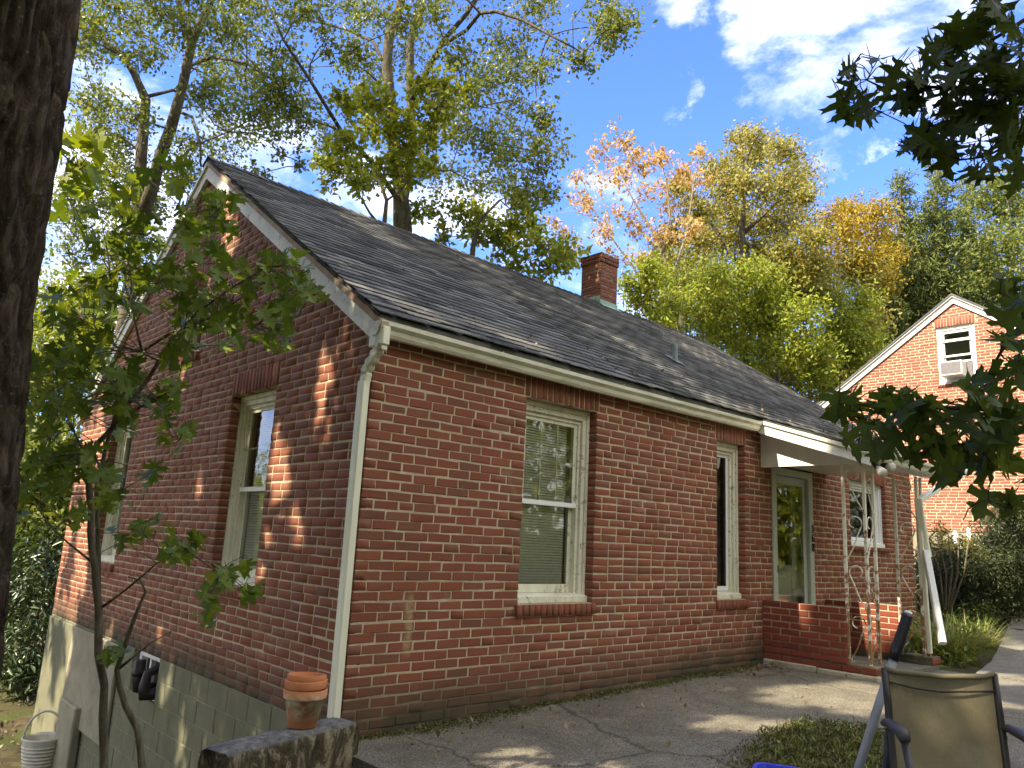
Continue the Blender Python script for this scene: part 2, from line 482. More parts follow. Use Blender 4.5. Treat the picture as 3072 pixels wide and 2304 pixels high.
M['wire'] = flat('pale_cable', (.45, .46, .48), .5)
m = NT('sling_fabric', .7, .25)
w = m.noise(1., 2, .5, m.mapped((260, 260, 40)))
c = m.mix(m.mr(w, .3, .7, 0, .5), (.235, .20, .115), (.17, .143, .08))
c = m.mix(m.mr(m.noise(4.5, 6, .7), .45, .7, 0, .35), c, (.45, .40, .27))
m.col(c)
t = m.n.new('ShaderNodeBsdfTranslucent'); m.l.new(c, t.inputs[0])
mx = m.n.new('ShaderNodeMixShader'); mx.inputs[0].default_value = .3
m.l.new(m.b.outputs[0], mx.inputs[1]); m.l.new(t.outputs[0], mx.inputs[2]); m.l.new(mx.outputs[0], m.out.inputs[0])
M['sling'] = m.mat
m = NT('rusty_white_iron', .6, .4)
c = m.mix(m.mr(m.noise(18, 6, .7, m.mapped((1, 1, .5)) if False else None), .4, .7, 0, .35), (.80, .79, .68), (.58, .57, .44))
zz = sepz(m)[2]
f = m.math('ADD', m.noise(14, 7, .75), m.mr(zz, 2.0, .25, -.04, .17))
c = m.mix(m.mr(f, .55, .61, 0, .95), c, m.ramp(m.noise(50, 4, .6), [(.3, (.12, .045, .015)), (.7, (.42, .20, .06))]))
m.col(c); m.bump(f, .3, .002); M['iron'] = m.mat

# ------------------------------------------------------------------ ground
CH = 0.0695                       # one brick course
def NZ(n): return (27 - n) * CH
HL, HW, RY = 9.9, 7.62, 3.81      # house length, width, ridge position
def sstep(a, b, x):
    t = min(1, max(0, (x - a) / (b - a))); return t * t * (3 - 2 * t)
def gz(x, y):
    left = -.06 + (-1.56) * sstep(-2.4, -.1, y) if y > -2.6 else -.06
    right = min(.17, max(-.02, .018 + .028 * x)) + max(0, x - 8.5) * .095
    if x > 26: right = .17 + 17.5 * .095 + (x - 26) * .02
    if y < -3.5: right += 0
    if y > 3:
        w = sstep(-1, 9, x)
    else:
        w = 0 if x < -.12 else 1
        if -.12 <= x <= -.05: w = (x + .12) / .07
    if y > 0 and x < 0: w = 0
    return left * (1 - w) + right * w
bumpy = lambda x, y: .02 * math.sin(x * 3.1 + y * 1.7) + .015 * math.sin(y * 5.3 - x * 2.2)
xs = sorted(set([-400, -200, -100, -60, -40, -30, -24] + [round(-20 + i * .8, 3) for i in range(23)] + [round(-2 + i * .25, 3) for i in range(8)] +
     [-.12, -.05] + [round(i * .4, 3) for i in range(60)] + [26, 30, 36, 44, 60, 90, 140, 220, 400]))
ys = sorted(set([-400, -200, -100, -60, -40, -30, -24] + [round(-20 + i * .8, 3) for i in range(20)] + [round(-4 + i * .25, 3) for i in range(50)] +
     [round(9 + i * .8, 3) for i in range(30)] + [36, 44, 60, 90, 140, 220, 400]))
V = []; F = []
for j, y in enumerate(ys):
    for i, x in enumerate(xs):
        z = gz(x, y) + (bumpy(x, y) if abs(x) < 30 and abs(y) < 40 else 0) * (1 if (x < -.1 or x > 10.5 or y > 8 or y < -4) else .15)
        if -.06 < x < 9.8 and .05 < y < 7.55: z = -2.2 if x < .2 else min(z, -.1) - .5   # kept below the house floor
        if x >= -.05 and y <= 0.05 and y > -6 and x < 16: z -= .035  # beds under the slabs
        V.append((x, y, z))
nx = len(xs)
for j in range(len(ys) - 1):
    for i in range(nx - 1):
        F.append((j * nx + i, j * nx + i + 1, (j + 1) * nx + i + 1, (j + 1) * nx + i))
link('ground', mesh_np('ground', V, F, [M['soil']], True), kind='structure')

def slab(name, poly, th, mat, zoff=0.0, n=10):
    """a concrete slab that follows the ground; poly = quad corners (x,y) counter-clockwise"""
    (a, b, c, d) = [np.array(p, float) for p in poly]
    top = []; V = []; F = []
    for j in range(n + 1):
        for i in range(n + 1):
            s, t = i / n, j / n
            p = (a * (1 - s) + b * s) * (1 - t) + (d * (1 - s) + c * s) * t
            V.append((p[0], p[1], gz(max(p[0], 0), p[1]) + zoff + .004 * math.sin(7 * p[0] + 3 * p[1])))
    N = n + 1
    for j in range(n):
        for i in range(n):
            F.append((j * N + i, j * N + i + 1, (j + 1) * N + i + 1, (j + 1) * N + i))
    rim = [i for i in range(N)] + [j * N + n for j in range(1, N)] + [n * N + i for i in range(n - 1, -1, -1)] + [j * N for j in range(n - 1, 0, -1)]
    base = len(V)
    for k in rim: V.append((V[k][0], V[k][1], V[k][2] - th))
    L = len(rim)
    for k in range(L):
        F.append((rim[(k + 1) % L], rim[k], base + k, base + (k + 1) % L))
    return link(name, mesh_np(name, V, F, [mat]), kind='structure')
slab('patio', [(-.09, -3.6), (5.32, -3.6), (5.32, -.010), (-.09, -.010)], .16, M['patio'], 0, 30)
slab('path', [(5.335, -3.2), (7.05, -3.2), (7.05, -1.27), (5.335, -1.27)], .1, M['walk'], -.01, 8)
slab('path', [(7.075, -3.3), (9.0, -3.3), (9.0, -1.28), (7.075, -1.62)], .1, M['walk'], .012, 8)
slab('path', [(9.02, -3.4), (11.2, -3.4), (11.2, -.85), (9.02, -1.27)], .1, M['walk'], -.004, 8)
slab('path', [(11.22, -3.5), (14.2, -3.5), (14.2, -.3), (11.22, -.84)], .1, M['walk'], .006, 8)

# ------------------------------------------------------------------ masonry pieces
def brick_mesh(name, L, H, D, seed, mat, ch=.0045, rough=.0034):
    """front face at y=0 facing -y, body towards +y; chamfered and slightly uneven"""
    r = random.Random(seed); V = []
    for (y, inset) in ((D, 0), (ch * .9, 0), (0, ch)):
        for sx, sz in ((-1, -1), (1, -1), (1, 1), (-1, 1)):
            V.append((sx * (L / 2 - inset) + r.uniform(-rough, rough), y + (r.uniform(-rough, rough) * .5 if y < D else 0), sz * (H / 2 - inset) + r.uniform(-rough, rough)))
    F = [(8, 9, 10, 11)]
    for k in range(4):
        F.append((4 + k, 4 + (k + 1) % 4, 8 + (k + 1) % 4, 8 + k))
        F.append((k, (k + 1) % 4, 4 + (k + 1) % 4, 4 + k))
    me = mesh_np(name, V, F, [mat]); return me

class Pieces:
    """alike pieces sharing mesh data: the ones that show largest become objects, the rest one joined part"""
    def __init__(s): s.items = []     # (mesh, Matrix)
    def add(s, me, mt): s.items.append((me, mt))
    def score(s, it):
        me, mt = it
        c = mt.translation
        u, v, d = px(np.array(c))
        if d < .2: return 0
        sx = mt.to_3x3()
        L = max(me['L'], .01); H = me['H']
        ax = sx @ Vector((L, 0, 0)); az = sx @ Vector((0, 0, H))
        P = [np.array(c), np.array(c + ax), np.array(c + az)]
        (u0, v0, _), (u1, v1, _), (u2, v2, _) = [px(p) for p in P]
        area = abs((u1 - u0) * (v2 - v0) - (u2 - u0) * (v1 - v0))
        if not (-40 < u < 3112 and -40 < v < 2344): area = 0
        return area
    def flush(s, name, rest, parent, top=300, hidden=None):
        sc = [(s.score(it) * (hidden(it) if hidden else 1), i) for i, it in enumerate(s.items)]
        sc.sort(key=lambda t: -t[0])
        chosen = {i for a, i in sc[:top] if a > 60}
        V = []; F = []; mats = []; MI = []
        for i, (me, mt) in enumerate(s.items):
            if i in chosen:
                link(name, me, parent(me, mt) if callable(parent) else parent, mt)
            else:
                b = len(V); A = np.array(mt)
                co = me['_co']; P = np.array(co).reshape(-1, 3)
                P = P @ A[:3, :3].T + A[:3, 3]
                V.append(P)
                fs = me['_fs']
                F.append(np.array(fs).reshape(-1, 4) + sum(len(q) for q in V[:-1]) if False else (np.array(fs).reshape(-1, 4), len(P)))
                mt_ = me.materials[0]
                if mt_ not in mats: mats.append(mt_)
                MI.append(np.full(len(fs) // 4, mats.index(mt_)))
        if V:
            off = 0; FF = []
            for f, n in F: FF.append(f + off); off += n
            me = mesh_np(rest, np.vstack(V), np.vstack(FF), mats)
            me.polygons.foreach_set('material_index', np.concatenate(MI).astype(np.int32))
            p = parent if not callable(parent) else parent(None, None)
            link(rest, me, p, kind='stuff')

def reg(me, L, H):
    co = np.zeros(len(me.vertices) * 3, np.float32); me.vertices.foreach_get('co', co)
    me['_co'] = [float(a) for a in co]; fs = []
    for p in me.polygons: fs += list(p.vertices)
    me['_fs'] = fs; me['L'] = L; me['H'] = H
    return me

class BrickSet:
    def __init__(s, mat, D=.10, ch=CH, L=.2035, J=.011, rough=.0022):
        s.s = [reg(brick_mesh('brick', L, ch - J, D, 10 + k, mat, rough=rough), L, ch) for k in range(6)]
        s.h = [reg(brick_mesh('brick', .0965, ch - J, D, 30 + k, mat, rough=rough), .0965, ch) for k in range(4)]
        s.so = [reg(brick_mesh('brick', .058, .2035, D, 50 + k, mat, rough=rough), .058, .2) for k in range(5)]
        s.J = J; s.L = L; s.mat = mat
    def piece(s, length, kind=None):
        if kind == 'soldier': return R.choice(s.so), .058
        if length > .15: return R.choice(s.s), s.L
        return R.choice(s.h), .0965

def lay_course(P, BS, frame, u0, u1, zc, start_half, proud=.0035, jr=.0018, rand_short=.08):
    """frame(u,d,z)->Matrix; fill u0..u1 at course centre zc"""
    u = u0; first = start_half
    J = BS.J
    while u < u1 - .03:
        L = .0965 if first else BS.L
        if not first and R.random() < rand_short: L = R.choice([.12, .15, .165, .18])
        first = False
        rem = u1 - u
        if rem < L + J: L = rem
        elif rem < L + J + .045: L = rem
        if L > .26: L = L / 2 - J / 2
        me, bl = BS.piece(L)
        P.add(me, frame(u + L / 2, -proud + R.uniform(-jr, jr), zc + R.uniform(-.0016, .0016) + .0022 * math.sin(u * 2.3 + zc * 41), (L + R.uniform(-.004, .001)) / bl, R.uniform(-.005, .005)))
        u += L + J + R.uniform(-.0015, .0015)

def frame_front(u, d, z, sx=1, rot=0):      # wall in plane Y=0 looking to -Y ; u=+X
    return Matrix.Translation((u, d, z)) @ Matrix.Rotation(rot, 4, 'Y') @ Matrix.Diagonal((sx, 1, 1, 1))
def frame_gable_at(X0):
    def f(u, d, z, sx=1, rot=0):            # wall in plane X=X0 looking to -X ; u=-Y
        B = Matrix(((0, 1, 0), (-1, 0, 0), (0, 0, 1))).to_4x4()
        return Matrix.Translation((X0 + d, -u, z)) @ B @ Matrix.Rotation(rot, 4, 'Y') @ Matrix.Diagonal((sx, 1, 1, 1))
    return f

def lay_wall(P, BS, frame, U0, U1, n_top, n_bot, openings, clip=None, zof=NZ, par=0, corner_start=True):
    """courses between n_top and n_bot (n grows downward). openings: (u0,u1,ntop,nbot,soldier_u0,soldier_u1,sill)"""
    for n in range(n_top, n_bot):
        zc = zof(n + .5)
        segs = [(U0, U1)]
        if clip:
            a, b = clip(zc + CH * .35)
            if b - a < .06: continue
            segs = [(max(U0, a), min(U1, b))]
        for (o0, o1, nt, nb, s0, s1, sill) in openings:
            cut = None
            if nt <= n < math.ceil(nb - sill): cut = (o0, o1)
            if sill and math.ceil(nb - sill) <= n < nb: cut = (o0 - .03, o1 + .03)
            if s0 is not None and nt - 3 <= n < nt: cut = (s0 - .012, s1 + .012)
            if cut:
                out = []
                for a, b in segs:
                    if cut[0] > a + .02: out.append((a, min(b, cut[0])))
                    if cut[1] < b - .02: out.append((max(a, cut[1]), b))
                    if not (cut[0] > a + .02 or cut[1] < b - .02) and (cut[1] <= a or cut[0] >= b): out.append((a, b))
                segs = out
        for k, (a, b) in enumerate(segs):
            if b - a < .03: continue
            atstart = abs(a - U0) < 1e-6
            j0 = 0 if atstart else -.005
            j1 = 0 if abs(b - U1) < 1e-6 or clip else -.005
            half = ((n + par) % 2 == 0) if atstart or clip else (R.random() < .5)
            if clip and not atstart:
                # keep the bond lined up
                ph = ((n + par) % 2) * .107
                k0 = math.floor((a - U0 - ph) / .2145)
                nxt = U0 + ph + (k0 + 1) * .2145
                if nxt - a > .05:
                    lay_course(P, BS, frame, a, nxt - BS.J, zc, nxt - a < .14)
                lay_course(P, BS, frame, nxt, b - j1, zc, False)
            else:
                lay_course(P, BS, frame, a + j0, b - j1, zc, half)
    for (o0, o1, nt, nb, s0, s1, sill) in openings:
        if s0 is not None:
            n = max(1, round((s1 - s0) / .068)); w = (s1 - s0) / n
            for k in range(n):
                me, _ = BS.piece(0, 'soldier')
                P.add(me, frame(s0 + w * (k + .5), -.006 + R.uniform(-.002, .002), zof(nt - 1.5), (w - .010) / .058, R.uniform(-.006, .006)))
        if sill:
            a, b = o0 - .028, o1 + .028
            n = max(1, round((b - a) / .070)); w = (b - a) / n
            zt, zb = zof(nb - sill), zof(nb)
            for k in range(n):
                me, _ = BS.piece(0, 'soldier')
                mt = frame(a + w * (k + .5), -.034 + R.uniform(-.003, .003), (zt + zb) / 2, (w - .009) / .058, 0)
                P.add(me, mt @ Matrix.Diagonal((1, 1.5, (zt - zb - .01) / .2035, 1)))

def wall_core(name, TW, U0, U1, z0, topf, openings, mat, parent, depth=.10, thick=.25):
    """mortar body with real openings: front sheet, reveals, top edge"""
    mb = MB(TW)
    us = sorted(set([U0, U1] + [o[k] for o in openings for k in (0, 1) if U0 < o[k] < U1] + ([RIDGE_U] if U0 < RIDGE_U < U1 else [])))
    for a, b in zip(us, us[1:]):
        mid = (a + b) / 2
        ops = sorted([o for o in openings if o[0] <= mid <= o[1]], key=lambda o: o[2])
        zl = z0; spans = []
        for o in ops:
            spans.append((zl, zl, o[2], o[2])); zl = o[3]
        spans.append((zl, zl, topf(a), topf(b)))
        for (za, zb, zc, zd) in spans:
            if zc - za < .002 and zd - zb < .002: continue
            mb.add([(a, 0, za), (b, 0, zb), (b, 0, zd), (a, 0, zc)], [(0, 1, 2, 3)])
    for (o0, o1, zb, zt) in openings:
        mb.add([(o0, 0, zb), (o0, thick, zb), (o0, thick, zt), (o0, 0, zt)], [(0, 1, 2, 3)])
        mb.add([(o1, 0, zb), (o1, thick, zb), (o1, thick, zt), (o1, 0, zt)], [(3, 2, 1, 0)])
        mb.add([(o0, 0, zt), (o1, 0, zt), (o1, thick, zt), (o0, thick, zt)], [(0, 1, 2, 3)])
        mb.add([(o0, 0, zb), (o1, 0, zb), (o1, thick, zb), (o0, thick, zb)], [(3, 2, 1, 0)])
    # back sheet so that the wall is a body
    mb.add([(U0, thick, z0), (U1, thick, z0), (U1, thick, topf(U1)), (U0, thick, topf(U0))], [(3, 2, 1, 0)]) if False else None
    return mb.build(name, mat, parent)

TF = lambda u, d, z: (u, d, z)                       # front wall
def TG(X0): return lambda u, d, z: (X0 + d, -u, z)   # gable walls

# ------------------------------------------------------------------ windows
def window(TW, u0, u1, z0, z1, parent, rec=.085, style='double', blind=True, muntins=True, sill=True, paint='paint', glass='glass', cas=.075):
    W = MB(TW)
    a0, a1 = u0 + .004, u1 - .004
    b0, b1 = z0 + .002, z1 - .004
    # outer casing with steps
    for k, (w0, w1, d0, d1) in enumerate([(0, cas * .45, rec, rec + .14), (cas * .45, cas, rec + .018, rec + .14), (cas, cas + .03, rec + .045, rec + .14)]):
        W.box(a0 + w0, a0 + w1, d0, d1, b0, b1); W.box(a1 - w1, a1 - w0, d0, d1, b0, b1)
        W.box(a0 + w1, a1 - w1, d0, d1, b1 - w1 * 1.15, b1 - w0 * 1.15)
    if sill:
        W.prism([(rec - .03, b0), (rec + .13, b0), (rec + .13, b0 + .075), (rec + .01, b0 + .062), (rec - .03, b0 + .05)], a0, a1, 0)
    win = W.build('window', M[paint], parent, bevel=.002)
    i0, i1 = a0 + cas + .03, a1 - cas - .03
    j0, j1 = b0 + (.075 if sill else cas + .02), b1 - (cas + .03) * 1.15
    mid = (j0 + j1) / 2 + .01
    s = .042
    def sash(zz0, zz1, d, name, mun, bot):
        S = MB(TW)
        S.box(i0, i0 + s, d, d + .03, zz0, zz1); S.box(i1 - s, i1, d, d + .03, zz0, zz1)
        S.box(i0 + s, i1 - s, d, d + .03, zz1 - s * .8, zz1); S.box(i0 + s, i1 - s, d, d + .03, zz0, zz0 + bot)
        if mun:
            for q in range(1, 3):
                x = i0 + s + (i1 - i0 - 2 * s) * q / 3
                S.box(x - .009, x + .009, d + .008, d + .024, zz0 + bot, zz1 - s * .8)
            z = zz0 + bot + (zz1 - s * .8 - zz0 - bot) * .52
            xx = [i0 + s] + [i0 + s + (i1 - i0 - 2 * s) * q / 3 + e for q in (1, 2) for e in (-.009, .009)] + [i1 - s]
            for q in range(0, 6, 2): S.box(xx[q], xx[q + 1], d + .009, d + .023, z - .009, z + .009)
        S.build(name, M[paint if name != 'storm_frame' else 'paint_bright'], win)
        G = MB(TW); G.add([(i0 + s * .5, d + .005, zz0 + .02), (i1 - s * .5, d + .005, zz0 + .02), (i1 - s * .5, d + .005, zz1 - .02), (i0 + s * .5, d + .005, zz1 - .02)], [(0, 1, 2, 3)])
        G.build('pane', M[glass], win)
    if style == 'double':
        sash(mid - .02, j1, rec + .062, 'upper_sash', muntins, .03)
        sash(j0, mid + .02, rec + .098, 'lower_sash', False, .07)
        S = MB(TW); S.box(i0 - .002, i1 + .002, rec + .046, rec + .0615, mid - .022, mid + .018)
        S.build('meeting_rail', M['paint_bright'], win)
    else:
        sash(j0, j1, rec + .07, 'storm_frame', False, .05)
    if blind:
        Bm = MB(TW); z = j1 - .02
        while z > j0 + .04:
            Bm.add([(i0 + .035, rec + .137, z - .0205), (i1 - .05, rec + .137, z - .0205), (i1 - .05, rec + .155, z), (i0 + .035, rec + .155, z)], [(0, 1, 2, 3)])
            z -= .0235
        Bm.build('blind_slats', M['blind'], win, kind='stuff')
    return win
def room(TW, u0, u1, z0, z1, d0, parent, dep=.9):
    W = MB(TW)
    vs = [(x, y, z) for z in (z0 - .05, z1 + .05) for y in (d0, d0 + dep) for x in (u0 - .1, u1 + .1)]
    W.add(vs, [(0, 1, 3, 2), (4, 6, 7, 5), (0, 2, 6, 4), (1, 5, 7, 3), (2, 3, 7, 6)])
    return W.build('room_lining', M['room'], parent)

# ------------------------------------------------------------------ the near brick house
H = thing('brick_house', 'low red brick house with a dark shingled roof, white gutters and a small corner porch', 'house', (0, 0, 0))
RIDGE_U = -RY
SL = .655; CT = 1 / math.hypot(1, SL); ST = SL * CT
def roofz(y): return 2.86 + SL * ((y if y < RY else 2 * RY - y) + .2)

W1 = (1.527, 2.444, NZ(14.6), NZ(-10))
W2 = (4.436, 5.019, NZ(14.6), NZ(-10))
W3 = (7.72, 8.93, 1.50, NZ(-8))
DR = (5.60, 6.62, .22, 2.40)
z0w = -.06
front_ops = [(W1[0], W1[1], -10, 16, W1[0] - .02, W1[1] + .02, 1.4), (W2[0], W2[1], -10, 16, W2[0] - .02, W2[1] + .02, 1.4),
             (W3[0], W3[1], -8, 6, W3[0] - .02, W3[1] + .02, 1.0), (DR[0], DR[1], -8, 24, None, None, 0)]
fw = wall_core('front_wall', TF, 0, HL, z0w, lambda u: 2.80,
               [(o[0], o[1], NZ(o[3] - o[6]) if o[6] else .22, NZ(o[2])) for o in front_ops], M['mortar'], H)
P = Pieces(); BS = BrickSet(M['brick'], J=.0105, rough=.0036)
lay_wall(P, BS, frame_front, -.006, HL, -13, 28, front_ops)
g1 = [(-2.43, -1.51, -10, 16), (-6.15, -5.25, -10, 16), (-4.25, -3.45, -30, -17)]
g_ops = [(a, b, nt, nb, a - .02, b + .02, 1.4) for (a, b, nt, nb) in g1]
def gclip(z):
    # under the rake
    dz = z + .13 - 2.86
    y0 = dz / SL - .2
    return (-(HW - max(y0, 0)), -max(y0, 0))
def gtop(u): return roofz(-u) - .06
gw = wall_core('gable_wall', TG(0), -HW, 0, NZ(26) - .001, gtop,
               [(a, b, NZ(nb - 1.4), NZ(nt)) for (a, b, nt, nb) in g1], M['mortar'], H)
fg = frame_gable_at(0)
lay_wall(P, BS, fg, -HW, .0, -12, 26, g_ops, par=1)
lay_wall(P, BS, fg, -HW, .0, -52, -12, g_ops, clip=gclip, par=1)
# far gable and back wall (plain, seen only from elsewhere)
MB(TG(HL)).add([(-HW, 0, z0w), (0, 0, z0w), (0, 0, 2.8), (-RY, 0, 5.4), (-HW, 0, 2.8)], [(0, 4, 3, 2, 1)]).build('end_wall', M['brick'], H)
MB().add([(0, HW, -1.6), (HL, HW, -1.6), (HL, HW, 2.8), (0, HW, 2.8)], [(0, 1, 2, 3)]).build('back_wall', M['brick'], H)

# foundation of painted blocks under the gable
fnd = MB(TG(0))
vent = (-4.12, -3.38, -.38, NZ(26) - .002)
for (a, b, c, d) in [(-HW - .0, vent[0], -1.9, NZ(26)), (vent[1], 0, -1.9, NZ(26)), (vent[0], vent[1], -1.9, vent[2])]:
    fnd.add([(a, .004, c), (b, .004, c), (b, .004, d), (a, .004, d)], [(0, 1, 2, 3)])
fnd.add([(vent[0], 0, vent[2]), (vent[1], 0, vent[2]), (vent[1], .3, vent[2]), (vent[0], .3, vent[2])], [(0, 1, 2, 3)])
fnd.add([(vent[0], 0, vent[2]), (vent[0], .3, vent[2]), (vent[0], .3, vent[3]), (vent[0], 0, vent[3])], [(0, 1, 2, 3)])
fnd.add([(vent[1], 0, vent[2]), (vent[1], .3, vent[2]), (vent[1], .3, vent[3]), (vent[1], 0, vent[3])], [(0, 3, 2, 1)])
fnd.add([(vent[0], .3, vent[2]), (vent[1], .3, vent[2]), (vent[1], .3, vent[3]), (vent[0], .3, vent[3])], [(0, 1, 2, 3)], 1)
fo = fnd.build('foundation', [M['block_joint'], M['room']], H)
blk = [reg(brick_mesh('concrete_block', .394, .190, .08, 70 + k, M['block'], ch=.004, rough=.0012), .394, .19) for k in range(4)]
PB = Pieces(); z = NZ(26) - .001; row = 0
while z > -1.8:
    u = -.0 - (.0 if row % 2 else .2); first = row % 2 == 0
    u = 0.0
    while u > -HW + .02:
        L = .197 if (first) else .394
        first = False
        L = min(L, HW + u)
        a, b = u - L, u
        zt, zb = z, z - .203
        if not (a < vent[1] - .02 and b > vent[0] + .02 and zt > vent[2] + .05):
            PB.add(R.choice(blk), fg((a + b) / 2, -.003 + R.uniform(-.0015, .0015), (zt + zb) / 2, (L - .008) / .394, 0))
        else:
            for (c, d) in ((a, min(b, vent[0])), (max(a, vent[1]), b)):
                if d - c > .04: PB.add(R.choice(blk), fg((c + d) / 2, -.003, (zt + zb) / 2, (d - c - .008) / .394, 0))
        u -= L
    z -= .203; row += 1
PB.flush('concrete_block', 'block_field', fo, 300)

def vis(it):   # bricks hidden by the ground or off to the far side count less
    return 1.0
def brick_parent(me, mt):
    if mt is None: return H
    return gw if abs(mt[0][0]) < .5 else fw
P.flush('brick', 'brick_field', brick_parent, 300)

# windows of the house
window(TF, *W1[:2], W1[2], W1[3], H); room(TF, W1[0], W1[1], W1[2], W1[3], .27, H)
window(TF, *W2[:2], W2[2], W2[3], H, style='single', blind=False, rec=.085, glass='screen'); room(TF, W2[0], W2[1], W2[2], W2[3], .27, H)
window(TF, W3[0], W3[1], NZ(5), NZ(-8), H, style='single', blind=False, paint='paint_bright', rec=.06, cas=.05, glass='screen'); room(TF, W3[0], W3[1], NZ(5), NZ(-8), .24, H)
for (a, b, nt, nb) in g1[:2]:
    window(TG(0), a, b, NZ(nb - 1.4), NZ(nt), H, glass='screen' if False else 'glass'); room(TG(0), a, b, NZ(nb - 1.4), NZ(nt), .27, H)
a, b, nt, nb = g1[2]
window(TG(0), a, b, NZ(nb - 1.4), NZ(nt), H, style='double', blind=False); room(TG(0), a, b, NZ(nb - 1.4), NZ(nt), .27, H)
# curtain strips behind the narrow window
cb = MB(TF)
for k in range(9):
    x = W2[0] + .12 + k * .045
    cb.add([(x, .24 + .02 * (k % 2), W2[2] + .1), (x + .045, .24 + .02 * ((k + 1) % 2), W2[2] + .1), (x + .045, .24 + .02 * ((k + 1) % 2), W2[3] - .1), (x, .24 + .02 * (k % 2), W2[3] - .1)], [(0, 1, 2, 3)])
cb.build('curtain', M['curtain'], H)

# basement vent opening with its frame and elbow pipes
vf = MB(TG(0))
vf.box(vent[0] + .01, vent[0] + .07, .05, .12, vent[2] + .02, vent[3] - .01); vf.box(vent[1] - .06, vent[1] - .01, .05, .12, vent[2] + .02, vent[3] - .01)
vf.box(vent[0] + .07, vent[1] - .06, .05, .12, vent[3] - .06, vent[3] - .01); vf.box(vent[0] + .07, vent[1] - .06, .03, .12, vent[2] + .02, vent[2] + .07)
vf.box(vent[0] + .30, vent[0] + .34, .06, .11, vent[2] + .07, vent[3] - .06)
vf.build('basement_window_frame', M['paint_white'], H, bevel=.004)
vp = MB()
xx = -.09
vp.tube([(.2, 3.63, -.24), (.0, 3.63, -.25), (xx, 3.62, -.23), (xx - .01, 3.62, -.15), (xx - .01, 3.62, .03)], [.055] * 5, 12)
vp.tube([(xx - .01, 3.62, -.12), (xx - .01, 3.62, -.06)], [.062, .062], 12)
vp.build('vent_elbow', M['iron_black'], H, True)
vp = MB(); vp.tube([(.2, 3.48, -.2), (.0, 3.48, -.28), (-.07, 3.48, -.28), (-.08, 3.48, -.2), (-.06, 3.49, -.08), (.05, 3.5, -.04)], [.05, .055, .06, .055, .045, .04], 12)
vp.build('vent_elbow', M['iron_black'], H, True)
# pale masonry pier on the foundation
pr = MB().box(-.11, -.008, 5.5, 6.15, -1.8, -.76); pr.prism([(-.26, -.74), (-.008, -.74), (-.008, -.62)], 5.45, 6.25, 1) if False else None
pr.build('foundation_pier', M['parge'], H, bevel=.015)
MB().box(-.045, -.006, 4.55, 6.35, -1.0, .045).build('parged_patch', M['parge'], H, bevel=.01)
MB().box(-.030, -.006, 6.352, 7.6, -1.8, .045).build('parged_corner', M['block'], H, bevel=.01)

# ---- roof
RX0, RX1 = -.075, HL + .07
EY = -.115
EZ = 2.86 + SL * (EY + .2)
rd = MB()
for (ya, yb) in ((EY, RY), (2 * RY - EY, RY)):
    za, zb = EZ - .02, EZ + SL * (RY - EY) - .02
    rd.add([(RX0 + .02, ya, za), (RX1 - .02, ya, za), (RX1 - .02, yb, zb), (RX0 + .02, yb, zb),
            (RX0 + .02, ya, za - .05), (RX1 - .02, ya, za - .05), (RX1 - .02, yb, zb - .05), (RX0 + .02, yb, zb - .05)],
           [(0, 1, 2, 3), (4, 7, 6, 5), (0, 4, 5, 1), (0, 3, 7, 4), (1, 5, 6, 2)])
roof = rd.build('roof', M['shingle'], H)
def shingle_mesh(seed, L=.296, E=.165, T=.0075):
    r = random.Random(seed)
    a = [r.uniform(-.007, .007) for _ in range(8)]
    V = [(-L / 2, a[0], T + a[1] * .4), (0, a[2] * .8, T + .001), (L / 2, a[3], T + a[4] * .4), (L / 2, E, .001), (-L / 2, E, .001),
         (-L / 2, a[0], 0), (0, a[2] * .8, 0), (L / 2, a[3], 0)]
    F = [(0, 1, 3, 4), (1, 2, 3, 3)]
    F = [(0, 1, 3, 4), (5, 6, 1, 0), (6, 7, 2, 1), (5, 0, 4, 4), (7, 3, 2, 2), (1, 2, 3, 3)]
    me = bpy.data.meshes.new('shingle')
    me.from_pydata(V, [], [tuple(dict.fromkeys(f)) for f in F]); me.update(); me.materials.append(M['shingle'])
    me['_co'] = [float(c) for v in V for c in v]; me['_fs'] = [i for f in F for i in f]; me['L'] = L; me['H'] = .13
    return me
SHM = [shingle_mesh(k) for k in range(8)]
PS = Pieces()
slope_len = (RY - EY) / CT
nrow = int(slope_len / .128)
ex = slope_len / nrow
def shingle_mat(x, s, lift=0., z0=EZ, y0=EY, sl=SL, tilt=0.035, rz=0.):
    ct = 1 / math.hypot(1, sl); st = sl * ct
    Bm = Matrix(((1, 0, 0), (0, ct, -st), (0, st, ct))).to_4x4()
    sag = .02 * math.sin(math.pi * (x / HL)) * min(1, s / 2)
    return Matrix.Translation((x, y0 + s * ct, z0 + s * st - sag + .004)) @ Bm @ Matrix.Translation((0, 0, lift)) @ Matrix.Rotation(rz, 4, 'Z') @ Matrix.Rotation(-tilt, 4, 'X')
for j in range(nrow):
    x = RX0 - (0 if j % 2 else .152) + R.uniform(-.03, .03)
    s = j * ex - .03 + (0 if j else -.01)
    while x < RX1:
        L = .298
        a, b = max(x, RX0 - .012), min(x + L, RX1 + .01)
        if b - a > .04:
            wob = R.uniform(-.004, .004)
            worn = max(0, 1 - j / 9) * R.random()
            PS.add(R.choice(SHM), shingle_mat((a + b) / 2, s + wob + R.uniform(-.012, .012) * worn, .002 + .006 * worn * R.random(), rz=R.uniform(-.012, .012) * (1 + worn)) @ Matrix.Diagonal(((b - a) / L, 1, 1, 1)))
        x += .304
PS.flush('shingle', 'shingle_field', roof, 300)
